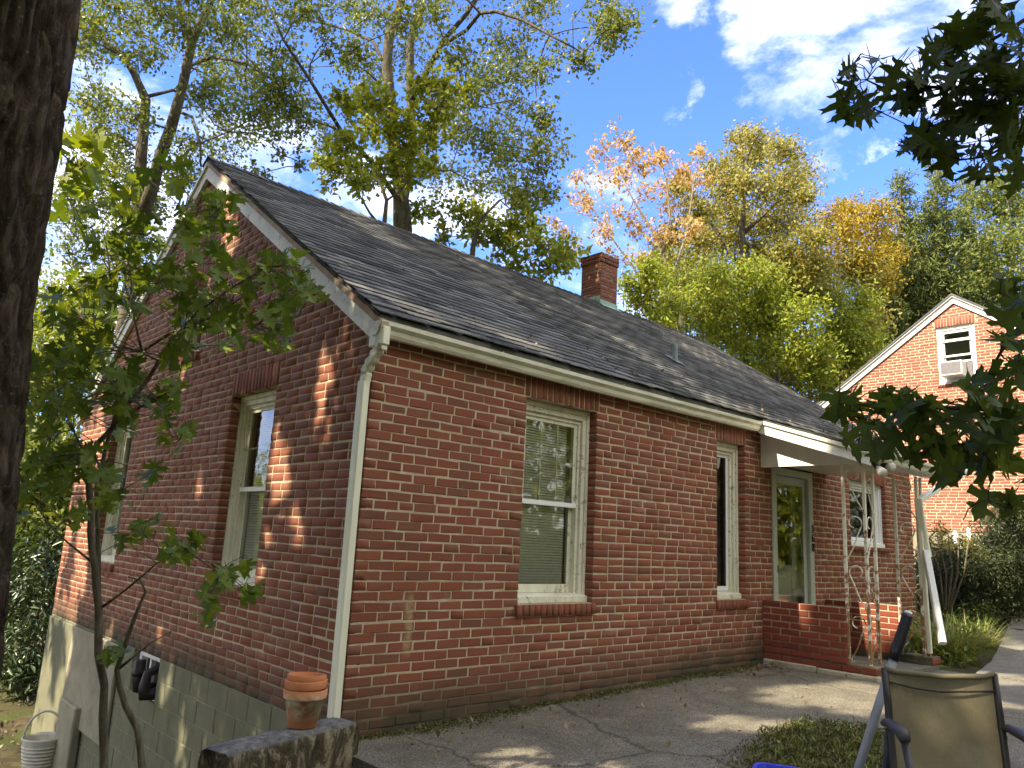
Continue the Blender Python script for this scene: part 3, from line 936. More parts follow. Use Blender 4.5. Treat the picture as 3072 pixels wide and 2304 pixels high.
# ridge caps
rc = MB()
x = RX0
while x < RX1:
    zr = EZ + SL * (RY - EY) + .022 - .02 * math.sin(math.pi * (x / HL)) * .9
    rc.add([(x, RY - .14, zr - .14 * SL + .004), (x + .16, RY - .14, zr - .14 * SL - .006), (x + .16, RY, zr - .008), (x, RY, zr + .006), (x + .16, RY + .14, zr - .14 * SL - .006), (x, RY + .14, zr - .14 * SL + .004)],
           [(0, 1, 2, 3), (3, 2, 4, 5)])
    x += .145
rc.build('ridge_cap', M['shingle'], roof, kind='stuff')
# rake boards, two each side, with a thin strip above
def rake(x0, x1, ya, yb, drop0, drop1, nm, mat, par=H, zz=roofz):
    m_ = MB()
    vs = []
    for x in (x0, x1):
        for (y, dr) in ((ya, drop0), (yb, drop0), (yb, drop1), (ya, drop1)):
            vs.append((x, y, zz(y) - .045 - dr))
    m_.add(vs, [(0, 1, 2, 3), (7, 6, 5, 4), (0, 4, 5, 1), (3, 2, 6, 7), (0, 3, 7, 4), (1, 5, 6, 2)])
    return m_.build(nm, mat, par)
for (ya, yb) in ((-.17, RY - .001), (2 * RY + .17, RY + .001)):
    rake(-.052, -.008, ya, yb, .055, .205, 'rake_board', M['rake'])
    rake(-.072, -.012, ya, yb, .0, .052, 'rake_strip', M['bare_wood'] if ya < RY else M['rake'])
rake(HL + .01, HL + .05, -.17, RY, .0, .19, 'rake_board', M['rake'])
# eave return, fascia and soffit
MB().box(-.062, .0, -.185, -.004, 2.665, 2.80).build('eave_return', M['pipe'], H, bevel=.006)
MB().box(.002, 5.16, -.055, -.006, 2.755, 2.86).box(7.3, HL, -.055, -.006, 2.755, 2.86).build('fascia', M['gutter'], H)
def gutter(x0, x1, y0, zt, nm='gutter', par=H, dirx=True):
    g = MB()
    out = [(y0, zt - .005), (y0, zt - .10), (y0 - .055, zt - .105), (y0 - .070, zt - .085), (y0 - .078, zt - .055), (y0 - .108, zt - .030), (y0 - .112, zt), (y0 - .104, zt + .002),
           (y0 - .100, zt - .026), (y0 - .070, zt - .052), (y0 - .062, zt - .085), (y0 - .05, zt - .097), (y0 - .006, zt - .092), (y0 - .006, zt - .005)]
    n = 12; rr = random.Random(3)
    offs = [rr.uniform(-.003, .003) for _ in range(n + 1)]
    V_ = []; 
    for k in range(n + 1):
        x = x0 + (x1 - x0) * k / n
        for (y, z) in out: V_.append((x, y + offs[k], z + offs[k] * .6 - .012 * math.sin(math.pi * k / n)))
    L_ = len(out); F_ = []
    for k in range(n):
        for i in range(L_):
            F_.append((k * L_ + i, k * L_ + (i + 1) % L_, (k + 1) * L_ + (i + 1) % L_, (k + 1) * L_ + i))
    g.add(V_, F_)
    for x, s in ((x0, -1), (x1, 1)):
        g.add([(x + s * .001, y, z) for y, z in [out[i] for i in range(8)]], [tuple(range(8))])
    for k in range(7):
        x = x0 + .4 + (x1 - x0 - .6) * k / 6
        g.box(x - .006, x + .006, y0 - .105, y0 + .002, zt - .004, zt + .002)
    return g.build(nm, M['gutter'], par)
gutter(-.072, 5.14, -.058, 2.845)
# downspout at the near corner
def rect_tube(pts, w, d, nm, mat, par, widthdir):
    m_ = MB(); vs = []; wd = np.array(widthdir, float)
    n = len(pts)
    for i, p in enumerate(pts):
        p = np.array(p, float)
        t = np.array(pts[min(i + 1, n - 1)], float) - np.array(pts[max(i - 1, 0)], float); t /= np.linalg.norm(t)
        a = wd - t * (wd @ t); a /= np.linalg.norm(a); b = np.cross(t, a)
        for (sa, sb) in ((-1, -.7), (-.7, -1), (.7, -1), (1, -.7), (1, .7), (.7, 1), (-.7, 1), (-1, .7)):
            vs.append(p + a * sa * w / 2 + b * sb * d / 2)
    fs = []
    for i in range(n - 1):
        for k in range(8): fs.append((i * 8 + k, i * 8 + (k + 1) % 8, (i + 1) * 8 + (k + 1) % 8, (i + 1) * 8 + k))
    fs += [tuple(range(8))[::-1], tuple(range((n - 1) * 8, n * 8))]
    m_.add(vs, fs)
    return m_.build(nm, mat, par)
el = []
for k in range(13):      # crimped elbow out of the gutter and back to the wall
    t = k / 12
    y = -.115 + (.155) * sstep(.15, .85, t)
    z = 2.742 - .32 * t
    j = .004 * (1 if k % 2 else -1) if 2 < k < 11 else 0
    el.append((-.032 - j, y + j, z))
rect_tube(el, .078, .062, 'downspout_elbow', M['gutter'], H, (0, 1, 0))
rect_tube([(-.040, .044, 2.424), (-.042, .042, 1.6), (-.040, .044, 1.2), (-.042, .041, .6), (-.041, .042, .165)], .082, .066, 'downspout', M['pipe'], H, (0, 1, 0))
MB().box(-.09, .0, -.004, .088, 1.555, 1.575).box(-.09, .0, -.004, .088, .60, .62).build('downspout_strap', M['pipe'], H) if False else None

# ---- chimney
CX0, CX1, CY0, CY1 = 6.63, 7.06, 3.66, 4.10
ch = MB().box(CX0 + .006, CX1 - .006, CY0 + .006, CY1 - .006, 5.0, 6.30).build('chimney', M['mortar'], H)
BC = BrickSet(M['brick_chimney'], D=.05, rough=.004)
PC = Pieces()
fcg = frame_gable_at(CX0)
for n in range(20):
    zc = 6.30 - (n + .5) * CH
    out = .022 if n in (0, 1) else 0.0
    for (fr, a, b, off) in ((frame_front, CX0 - out, CX1 + out, CY0 - out), (fcg, -CY1 - out, -CY0 + out, -out)):
        def fr2(u, d, z, sx=1, rot=0, fr=fr, off=off): return fr(u, d + off, z, sx, rot)
        st_h = (n % 2 == 0) ^ (fr is frame_front)
        lay_course(PC, BC, fr2, a, b, zc, st_h, proud=.004, jr=.004, rand_short=0)
    # far sides in plain bricks
    for (x0, x1, y0, y1) in ((CX1, CX1 + .004 + out, CY0, CY1), (CX0, CX1, CY1, CY1 + .004 + out)):
        pass
MB().box(CX0 - .02, CX1 + .02, CY0 - .02, CY1 + .02, 6.305, 6.325).build('chimney_crown', M['mossy'], ch)
MB().box(CX1 - .004, CX1 + .006, CY0, CY1 + .006, 5.0, 6.30).box(CX0, CX1 - .005, CY1, CY1 + .006, 5.0, 6.30).build('chimney_back', M['brick_chimney'], ch)
PC.flush('brick', 'brick_field', ch, 300)
fl = MB()
y = CY0
zr = lambda y: roofz(y) + .0
fl.add([(CX0 - .012, CY0 - .014, zr(CY0) - .03), (CX1 + .012, CY0 - .014, zr(CY0) - .03), (CX1 + .012, CY0 - .014, zr(CY0) + .09), (CX0 - .012, CY0 - .014, zr(CY0) + .09)], [(0, 1, 2, 3)])
fl.add([(CX0 - .03, CY0 - .10, zr(CY0 - .10) + .016), (CX1 + .03, CY0 - .10, zr(CY0 - .10) + .016), (CX1 + .012, CY0 - .014, zr(CY0) + .02), (CX0 - .012, CY0 - .014, zr(CY0) + .02)], [(0, 1, 2, 3)])
for k in range(4):
    ya, yb = CY0 + k * .11 - .012, CY0 + (k + 1) * .11 - .02
    zt = min(roofz(ya), roofz(RY)) + .17 - .0 * k
    fl.add([(CX0 - .013 - .002 * (k % 2), ya, roofz(ya) - .06), (CX0 - .013 - .002 * (k % 2), yb, roofz(yb) - .06), (CX0 - .012, yb, max(roofz(ya), roofz(yb)) + .10), (CX0 - .012, ya, max(roofz(ya), roofz(yb)) + .10)], [(0, 1, 2, 3)])
fl.build('flashing', M['flashing'], ch)
# plumbing vent on the slope
pv = MB().tube([(5.49, 1.305, 3.80), (5.49, 1.305, 4.06)], [.036, .036], 12)
pv.tube([(5.49, 1.305, 4.06), (5.49, 1.305, 4.068)], [.030, .030], 12)
pv.add([(5.40, 1.20, roofz(1.2) + .014), (5.58, 1.20, roofz(1.2) + .014), (5.58, 1.42, roofz(1.42) + .014), (5.40, 1.42, roofz(1.42) + .014)], [(0, 1, 2, 3)])
pv.build('vent_pipe', M['lead'], H)

# ------------------------------------------------------------------ the corner porch of that house
PX0, PX1, PY = 5.36, 7.00, -1.24
FLZ = .21
pf = MB().box(PX0 + .02, PX1 + .12, PY + .01, -.008, -.05, FLZ).build('porch_floor', M['walk'], H, bevel=.008)
MB().box(PX0 + .24, PX1 - .1, PY - .32, PY + .008, .0, .135).build('porch_step', M['walk'], H, bevel=.01)
# cracked footing under the low wall
ft = MB()
ft.box(PX0 - .022, PX0 + .08, -.62, -.008, .0, .222).box(PX0 - .026, PX0 + .08, PY - .02, -.628, .0, .212)
ft.build('porch_footing', M['footing'], H, bevel=.012)
par_top = .852
pw = MB().box(PX0 + .006, PX0 + .096, -.94 + .006, -.008, .215, par_top - .006).box(PX0 + .006, PX0 + .296, PY + .006, -.935, .205, .292).build('porch_wall', M['mortar'], H)
lw = MB()
lw.box(PX1 - .10, PX1 - .006, -.90, -.008, .215, par_top - .012).box(PX1 - .10, PX1 + .15, PY + .006, -.902, .215, .30)
pw2 = lw.build('porch_wall', M['mortar'], H)
BP = BrickSet(M['brick_new'], D=.092, ch=.0708, L=.208, J=.0135)
PP = Pieces(); fpp = frame_gable_at(PX0)
zp = par_top
for n in range(9):
    zc = par_top - (n + .5) * .0708
    lo = PY if n > 7 else -.94
    u0, u1 = .004, -lo
    u = u0; half = n % 2 == 0
    if True:
        lay_course(PP, BP, lambda u, d, z, sx=1, rot=0: fpp(u, d, z, sx, rot), u0, u1, zc, not half, proud=.004, rand_short=0)
    # the far low wall across the porch
    fq = frame_gable_at(PX1 - .106)
    if n < 8: lay_course(PP, BP, fq, .004, .90, zc - .012, half, proud=.0, rand_short=0)
for n in range(1):
    ff = lambda u, d, z, sx=1, rot=0: frame_front(u, d + PY, z, sx, rot)
    lay_course(PP, BP, ff, PX0, PX0 + .29, .25, False, proud=.002, rand_short=0)
    lay_course(PP, BP, ff, PX1 - .1, PX1 + .15, .25, False, proud=.002, rand_short=0)
PP.flush('brick', 'brick_field', pw, 300)

# door
D = MB(TF)
dz0, dz1 = FLZ, DR[3]
D.box(DR[0] + .004, DR[0] + .085, -.02, .14, dz0, dz1 - .004).box(DR[1] - .115, DR[1] - .004, -.02, .14, dz0, dz1 - .004)
D.box(DR[0] + .085, DR[1] - .115, -.02, .14, dz1 - .09, dz1 - .004)
door_f = D.build('door_frame', M['door'], H, bevel=.003)
a, b = DR[0] + .09, DR[1] - .12
S = MB(TF); zt = dz1 - .095
S.box(a, a + .085, .02, .055, dz0 + .03, zt).box(b - .085, b, .02, .055, dz0 + .03, zt).box(a + .085, b - .085, .02, .055, zt - .10, zt).box(a + .085, b - .085, .02, .055, dz0 + .03, dz0 + .20)
door = S.build('storm_door', M['door'], H, bevel=.003)
MB(TF).add([(a + .06, .03, dz0 + .18), (b - .06, .03, dz0 + .18), (b - .06, .03, zt - .08), (a + .06, .03, zt - .08)], [(0, 1, 2, 3)]).build('pane', M['glass'], door)
MB(TF).box(a + .03, a + .045, -.005, .02, 1.15, 1.24).build('handle', M['socket'], door)
S = MB(TF)      # inner door with a window and panels
S.box(a - .02, a + .15, .12, .16, dz0, zt).box(b - .2, b + .02, .12, .16, dz0, zt).box(a + .15, b - .2, .12, .16, zt - .15, zt)
S.box(a + .15, b - .2, .12, .16, dz0, dz0 + .28).box(a + .15, b - .2, .13, .15, dz0 + .28, 1.12).box(a + .15, b - .2, .12, .16, 1.12, 1.24)
S.build('inner_door', M['door'], H, bevel=.004)
room(TF, DR[0], DR[1], dz0, dz1, .28, H)

# house number 168, black figures down the door frame
def digit(ch_, cx, cz, w, h, y):
    m_ = MB(); t = .008
    def stroke(pts): m_.tube([(cx + px_ * w, y, cz + pz_ * h) for px_, pz_ in pts], [t] * len(pts), 6, squash=(1, .6))
    circ = lambda x0, z0, rx, rz, a0=0, a1=360, n=14: [(x0 + rx * math.cos(math.radians(a0 + (a1 - a0) * i / n)), z0 + rz * math.sin(math.radians(a0 + (a1 - a0) * i / n))) for i in range(n + 1)]
    if ch_ == '1': stroke([(-.35, .32), (0.05, .5), (0.05, -.5)]); stroke([(-.3, -.5), (.4, -.5)])
    if ch_ == '6': stroke([(.35, .42), (.1, .5), (-.25, .25), (-.38, -.15)]); stroke(circ(0, -.2, .38, .3))
    if ch_ == '8': stroke(circ(0, .26, .3, .24)); stroke(circ(0, -.24, .38, .27))
    m_.build('house_number', M['number'], door_f)
for k, c_ in enumerate('168'):
    digit(c_, DR[1] - .055, 1.70 - k * .115, .055, .095, -.032)

# porch roof: beam, triangular panel, ceiling, kicked-out slope
pz = lambda y: 2.885 + .335 * (y + .12)          # upper surface of the porch roof
PRX0, PRX1, PRY = 5.16, 7.04, -1.36
cl = MB().box(PX0 + .03, PRX1, -1.30, -.008, 2.42, 2.445).build('porch_ceiling', M['paint'], H)
bm_ = MB()
bm_.prism([(-.008, 2.352), (-1.30, 2.352), (-1.30, 2.43), (-.008, 2.80)], PX0, PX0 + .03, 0)
bm_.build('porch_side_panel', M['paint_white'], H)
MB().box(PX0 + .031, PRX1, -1.30, -1.20, 2.352, 2.44).build('porch_beam', M['paint_white'], H, bevel=.004)
pr_ = MB()
ya, yb = -.06, PRY
pr_.add([(PRX0, ya, pz(ya)), (PRX1, ya, pz(ya)), (PRX1, yb, pz(yb)), (PRX0, yb, pz(yb)), (PRX0, ya, pz(ya) - .04), (PRX1, ya, pz(ya) - .04), (PRX1, yb, pz(yb) - .04), (PRX0, yb, pz(yb) - .04)],
        [(0, 3, 2, 1), (4, 5, 6, 7), (0, 4, 7, 3), (1, 2, 6, 5), (3, 7, 6, 2)])
pr_.build('porch_roof', M['shingle'], H)
PS2 = Pieces()
nr = 11
for j in range(nr):
    s = j * .121
    x = PRX0 - (0 if j % 2 else .15) - .01
    while x < PRX1:
        a_, b_ = max(x, PRX0 - .012), min(x + .298, PRX1)
        if b_ - a_ > .04:
            PS2.add(R.choice(SHM), shingle_mat((a_ + b_) / 2, s, .003, z0=pz(PRY), y0=PRY - .02, sl=.335) @ Matrix.Diagonal(((b_ - a_) / .298, 1, 1, 1)))
        x += .304
PS2.flush('shingle', 'porch_shingle_field', H, 0)
pzz = lambda y: pz(y) + .035
rake(PRX0 - .012, PRX0 + .022, PRY + .01, -.10, .045, .155, 'porch_rake_board', M['paint_white'], H, pzz)
rake(PRX0 - .036, PRX0 + .0, PRY + .0, -.06, .0, .042, 'porch_rake_strip', M['rake'], H, pzz)
s_ = MB(); vs = []
for y in (-.02, PRY + .03):      # soffit strip between rake board and panel
    for x in (PRX0 + .023, PX0 - .001): vs.append((x, y, pz(y) - .045))
s_.add(vs, [(0, 1, 3, 2)]).build('porch_soffit', M['paint'], H)
gutter(PRX0 + .0, PRX1, PRY + .006, pz(PRY) + .0, 'porch_gutter')
MB().box(PRX0 + .03, PRX1, PRY + .008, -1.302, 2.36, pz(PRY) - .045).build('porch_fascia', M['paint_white'], H)

# twin floodlight under the porch corner
fl_ = thing('floodlight', 'twin bulb floodlight under the gutter at the porch corner', 'light', tuple(onY(2640, 1395, -1.33)))
c0 = onY(2638, 1392, -1.325)
for i, (u, v, u2, v2) in enumerate(((2620, 1388, 2640, 1410), (2645, 1396, 2668, 1400))):
    a_, b_ = onY(u, v, -1.33), onY(u2, v2, -1.42)
    d_ = (b_ - a_)
    MB().tube([a_, a_ + d_ * .6], [.024, .03], 12).build('lamp_holder', M['socket'], fl_, True)
    MB().tube([a_ + d_ * .6, a_ + d_ * .9, a_ + d_ * 1.35, a_ + d_ * 1.5, a_ + d_ * 1.55], [.02, .036, .05, .042, .004], 14).build('bulb', M['bulb'], fl_, True)

# iron corner posts with scrolls
def post(bars, zb, zt, panels, label):
    th = thing('porch_post', label, 'iron post', (bars[1][0], bars[1][1], zb), 'white iron posts of the porch')
    s = .0145
    for (x, y, zbb) in bars:
        MB().box(x - s, x + s, y - s, y + s, zbb, zt).build('bar', M['iron'], th)
    H_ = zt - zb; n = 4
    for (i, j) in panels:
        A = np.array(bars[i][:2]); B = np.array(bars[j][:2])
        W_ = np.linalg.norm(B - A); e = (B - A) / W_
        P3 = lambda a, z: (A[0] + e[0] * a, A[1] + e[1] * a, z)
        for k in range(n):
            z1 = zt - H_ * k / n - .01; hh = H_ / n - .02
            side = 1 if k % 2 == 0 else -1
            r_ = W_ * .36
            xs_ = lambda a: a if side > 0 else W_ - a
            pts = []
            cx_, cz_ = W_ * .52, z1 - r_ - .02
            # scroll: small inner curl, round the top, then a long diagonal tail down to the other bar
            for q in range(18):
                th_ = math.radians(-150 + q * (330 + 0) / 17)
                rr_ = r_ * (.55 + .45 * min(1, q / 9))
                pts.append(P3(xs_(cx_ + rr_ * math.cos(th_ + math.pi)) if False else xs_(cx_ - rr_ * math.cos(math.radians(210) - (q / 17) * math.radians(300))), cz_ + rr_ * math.sin(math.radians(210) - (q / 17) * math.radians(300) + 0)))
            tail = [P3(xs_(W_ * .30), cz_ - r_ * 1.2), P3(xs_(W_ * .60), z1 - hh * .72), P3(xs_(W_ - .012), z1 - hh)]
            pts = []
            for q in range(16):
                t_ = math.radians(-60 - 20 + q * (270 / 15))     # from lower right inside, over the top, to the left
                rr_ = r_ * (.62 + .38 * q / 15)
                pts.append(P3(xs_(cx_ + rr_ * math.cos(t_)), cz_ + rr_ * math.sin(t_)))
            pts += [P3(xs_(cx_ - r_ * .93), cz_ - r_ * .45), P3(xs_(W_ * .36), cz_ - r_ * 1.5)] + tail[1:]
            MB().tube(pts, [.0075] * len(pts), 6).build('scroll', M['iron'], th)
    return th
post([(5.42, -.945, .285), (5.42, -1.165, .30), (5.645, -1.165, .30)], .30, 2.352, [(0, 1), (1, 2)], 'rusty white iron corner post with scrolls at the near end of the porch')
post([(6.88, -.915, .375), (6.88, -1.165, .30), (7.02, -1.165, .30)], .34, 2.352, [(0, 1), (1, 2)], 'white iron corner post with scrolls by the slanted white downspout')
# downspout beside the far post, with its elbow arm and slanted extension
a_, b_, c_ = onY(2905, 1408, -1.25), onY(2755, 1510, -1.22), onY(2776, 1640, -1.22)
rect_tube([onY(2965, 1385, -1.25), a_, b_ + (b_ - c_) * .05, (b_ + c_) / 2 + 0 * b_, c_, onY(2783, 1670, -1.22)], .085, .06, 'porch_downspout', M['pipe'], H, (0, 1, 0))
rect_tube([onY(2777, 1655, -1.24), onY(2828, 1930, -1.50)], .095, .07, 'downspout_extension', M['paint_bright'], H, (.8, .5, 0))
rect_tube([onY(2754, 1500, -1.20), onY(2790, 1960, -1.2)], .05, .04, 'porch_downspout', M['pipe'], H, (0, 1, 0))

# ------------------------------------------------------------------ things standing by the house
WT = .205
A0, A1 = np.array([-.045, -.285]), np.array([-.99, -.545])
dirw = (A1 - A0) / np.linalg.norm(A1 - A0); nrm = np.array([-dirw[1], dirw[0]]); nrm = nrm if nrm[1] > 0 else -nrm
def wall_block():
    V = []; F = []; n, k = 26, 8
    Lw = np.linalg.norm(A1 - A0)
    # closed ring section swept along the wall: bottom front, front, chamfer, top, back
    sec = [(0, -1.9), (0, -.9), (0, -.45), (0, -.2), (.004, -.06), (.012, -.018), (.04, 0), (.12, .004), (.2, .002), (.235, -.012), (.25, -.06), (.25, -1.9)]
    for i in range(n + 1):
        t = i / n * Lw
        for (a, z) in sec:
            e = .006 * math.sin(t * 31 + a * 50 + z * 17) + .005 * math.sin(t * 57 + z * 29)
            end = .012 if i in (0, n) and z > -.1 else 0
            p = A0 + dirw * t + nrm * (a + (e if a < .03 else 0))
            V.append((p[0], p[1], WT + z - end + (e * .5 if z > -.1 else 0)))
    m_ = len(sec)
    for i in range(n):
        for j in range(m_ - 1): F.append((i * m_ + j, i * m_ + j + 1, (i + 1) * m_ + j + 1, (i + 1) * m_ + j))
    F.append(tuple(range(m_))); F.append(tuple(range(n * m_, n * m_ + m_))[::-1])
    o = link('concrete_wall', mesh_np('concrete_wall', V, F, [M['mossy']], True))
    o['label'] = 'low mossy concrete wall with a grey top jutting out from the house corner'; o['category'] = 'wall'
wall_block()

def pot(c, r_top, h, tilt, label, mat, rimh=.045):
    t = thing('flower_pot', label, 'flower pot', tuple(c), 'terracotta pots stacked on the concrete wall')
    b = r_top * .66; r1 = r_top * .90
    prof = [(.001, .004), (b * .9, 0), (b, .004), (r1, h - rimh), (r_top - .002, h - rimh - .002), (r_top, h - rimh + .006), (r_top + .003, h - .004), (r_top - .002, h), (r_top - .011, h), (r_top - .014, h - rimh), (b - .012, .012), (.001, .012)]
    m_ = MB(); m_.lathe(prof, (0, 0, 0), 30)
    rot = np.array(Euler(tilt).to_matrix())
    m_.V = [tuple(rot @ np.array(v) + np.array(c)) for v in m_.V]
    m_.build('body', mat, t, True)
    return t
pc = onZ(906, 2180, WT + .004)
pc = np.array([pc[0], pc[1], WT + .006])
pot(pc, .128, .215, (0, 0, 0), 'lowest terracotta pot of the stack, stained with pale lime', M['terra_lime'], .05)
pot(pc + [.004, .003, .066], .124, .205, (.02, -.03, 0), 'middle terracotta pot of the stack on the concrete wall', M['terra'], .048)
pot(pc + [-.002, .005, .118], .114, .178, (-.03, .05, 0), 'topmost terracotta pot of the stack with its open rim', M['terra'], .04)

# wicker bucket by the far foundation corner
bc = onZ(112, 2320, -1.60)
bt = thing('wicker_bucket', 'dirty white wicker bucket with a hoop handle by the far foundation corner', 'bucket', tuple(bc))
m_ = MB(); m_.lathe([(.001, 0), (.15, 0), (.17, .12), (.215, .38), (.226, .40), (.215, .41), (.195, .38), (.14, .03), (.001, .03)], tuple(bc), 20)
for k in range(8):
    z_ = .03 + k * .04; rr_ = .155 + z_ * .155
    m_.tube([(bc[0] + rr_ * math.cos(a_), bc[1] + rr_ * math.sin(a_), bc[2] + z_) for a_ in np.linspace(0, 2 * math.pi, 21)], [.012] * 21, 5, cap=False)
m_.build('body', M['bucket'], bt, True)
hd = [(bc[0] + .21 * math.cos(a_) * .9, bc[1] - .21 * math.cos(a_) * .4, bc[2] + .39 + .30 * math.sin(a_)) for a_ in np.linspace(0, math.pi, 15)]
MB().tube(hd, [.014] * 15, 7).build('handle', M['bucket'], bt, True)
# plank leaning far left
p0 = onZ(30, 2090, -1.60); p1 = p0 + np.array([.75, .5, 1.0])
p1 = at(150, 1930, np.linalg.norm(p0 - CAMP) / np.linalg.norm(ray(30, 2090)) + .2)
m_ = rect_tube([p0, p0 * .4 + p1 * .6, p1 + (p1 - p0) * .8], .17, .06, 'plank', M['wood'], None, (1, .2, 0)); m_['label'] = 'grey weathered plank leaning up in the shrubs beyond the house corner'; m_['category'] = 'plank'

# patio chair
def chair():
    d = 3.42
    TLp, TRp = at(2655, 2005, d), at(2985, 2036, d)
    ex = (TRp - TLp); ex[2] = 0; Wd = np.linalg.norm(ex); ex /= Wd
    ey = -np.cross([0, 0, 1.], ex)          # towards the seat front
    t0 = (TLp + TRp) / 2
    zt = t0[2]
    base = np.array([t0[0], t0[1], gz(max(t0[0], 0), t0[1])])
    t = thing('patio_chair', 'patio chair with a tan sling back in a black frame at the lower right', 'chair', tuple(base))
    ax = np.array([0, 0, 1.])
    def W_(x, y, z): return t0 + ex * x + ey * y + np.array([0, 0, z])
    h = Wd / 2
    gzb = base[2] - zt
    back = lambda s: (0.0 + .05 * s, -.52 * s)     # s: 0 top ... 1 seat joint, y,z
    for sx in (-1, 1):
        MB().tube([W_(sx * h, *(-.005, .012)), W_(sx * h, back(.3)[0], back(.3)[1]), W_(sx * h * 1.01, back(1)[0], back(1)[1]), W_(sx * h * 1.01, .12, -.58), W_(sx * h * 1.01, .46, -.54)],
                  [.014, .016, .016, .016, .014], 10, squash=(1, 1)).build('side_rail', M['black'], t, True)
        MB().tube([W_(sx * h * 1.04, .0, -.22), W_(sx * h * 1.08, .05, -.205), W_(sx * h * 1.08, .10, -.21), W_(sx * h * 1.09, .17, -.22), W_(sx * h * 1.09, .19, -.25)], [.018, .024, .027, .028, .02], 10, squash=(1.2, .75)).build('armrest', M['arm'], t, True)
        MB().tube([W_(sx * h * 1.03, .02, -.24), W_(sx * h * 1.03, .0, -.36), W_(sx * h * 1.04, -.12, gzb + .01)], [.016, .016, .015], 8).build('leg', M['arm'], t, True)
        MB().tube([W_(sx * h * 1.07, .17, -.24), W_(sx * h * 1.07, .26, -.5), W_(sx * h * 1.07, .44, gzb + .01)], [.016, .016, .015], 8).build('leg', M['arm'], t, True)
    MB().tube([W_(-h, -.002, .010), W_(-h * .8, 0, -.002), W_(0, .004, -.012), W_(h * .8, 0, -.004), W_(h, -.002, .010)], [.012] * 5, 8).build('top_rail', M['sling'], t, True)
    V = []; F = []; nx_, ny_ = 14, 16
    for j in range(ny_ + 1):
        s = j / ny_
        for i in range(nx_ + 1):
            x = -h + .012 + (Wd - .024) * i / nx_
            q = 1 - (2 * i / nx_ - 1) ** 2
            y, z = back(s); V.append(W_(x, y - .035 * q * math.sin(math.pi * min(1, s + .15)), z + (-.012 * q if j == 0 else 0)))
    for j in range(ny_):
        for i in range(nx_): F.append((j * (nx_ + 1) + i, j * (nx_ + 1) + i + 1, (j + 1) * (nx_ + 1) + i + 1, (j + 1) * (nx_ + 1) + i))
    me = mesh_np('sling', V, F, [M['sling']], True); link('sling_back', me, t)
    MB().tube([W_(-h + .012, .012, -.045), W_(-h * .5, .004, -.066), W_(-.0, -.004, -.078), W_(h * .5, .004, -.070), W_(h - .012, .012, -.062)], [.0045] * 5, 6).build('hem_cord', M['black'], t, True)
    V = []; F = []
    for j in range(9):
        for i in range(nx_ + 1):
            x = -h + .012 + (Wd - .024) * i / nx_; q = 1 - (2 * i / nx_ - 1) ** 2
            V.append(W_(x, .06 + .4 * j / 8, -.555 - .03 * q))
    for j in range(8):
        for i in range(nx_): F.append((j * (nx_ + 1) + i, j * (nx_ + 1) + i + 1, (j + 1) * (nx_ + 1) + i + 1, (j + 1) * (nx_ + 1) + i))
    link('sling_seat', mesh_np('sling_seat', V, F, [M['sling']], True), t)
chair()

# the pole with a taped grip that leans on the chair
pt_ = at(2724, 1842, 3.75); pb_ = at(2580, 2290, 3.6)
k_ = (pb_[2] - .075) / (pt_[2] - pb_[2])
pg = pb_ + (pb_ - pt_) * k_
po = thing('broom_pole', 'grey painted pole with black tape round its top leaning behind the chair', 'pole', tuple(pg))
pl = lambda s: pg + (pt_ - pg) * s
MB().tube([pl(0), pl(.3), pl(.55), pl(.80)], [.019, .020, .0205, .020], 12).build('shaft', M['pole'], po, True)
MB().tube([pl(.79), pl(.84), pl(.90), pl(.985), pl(1)], [.024, .026, .025, .025, .023], 12).build('taped_grip', M['tape'], po, True)
MB().tube([pl(.999), pl(1.012)], [.020, .016], 12).build('end_cap', M['paint_bright'], po, True)

# blue recycling bin
def bin_():
    zt = .42
    c = onZ(2262, 2281, zt); c2 = onZ(2430, 2306, zt); c3 = onZ(2222, 2330, zt)
    ex = (c2 - c); ex /= np.linalg.norm(ex); ey = (c3 - c); ey -= ex * (ey @ ex); ey /= np.linalg.norm(ey)
    g0 = gz(c[0], c[1])
    t = thing('recycling_bin', 'open blue plastic bin at the bottom edge beside the weeds', 'bin', (c[0], c[1], g0))
    W_, D_ = .62, .44
    def P_(x, y, z): return c + ex * x + ey * y + np.array([0, 0, z - zt])
    def ringp(o, z, r=.05):
        out = []
        for (cx_, cy_, a0) in ((o + r, o + r, 180), (W_ - o - r, o + r, 270), (W_ - o - r, D_ - o - r, 0), (o + r, D_ - o - r, 90)):
            for q in range(5):
                a = math.radians(a0 + q * 22.5); out.append(P_(cx_ + r * math.cos(a), cy_ + r * math.sin(a), z))
        return out
    rings = [ringp(.055, g0 + .004), ringp(.03, zt - .05), ringp(.0, zt - .035), ringp(.0, zt - .008), ringp(.006, zt), ringp(.022, zt - .002), ringp(.035, zt - .05), ringp(.06, g0 + .015)]
    V = [p for r_ in rings for p in r_]; n = 20; F = []
    for i in range(len(rings) - 1):
        for k in range(n): F.append((i * n + k, i * n + (k + 1) % n, (i + 1) * n + (k + 1) % n, (i + 1) * n + k))
    F.append(tuple(range(7 * n, 8 * n))); F.append(tuple(range(n))[::-1])
    link('body', mesh_np('body', V, F, [M['blue']], False), t)
bin_()

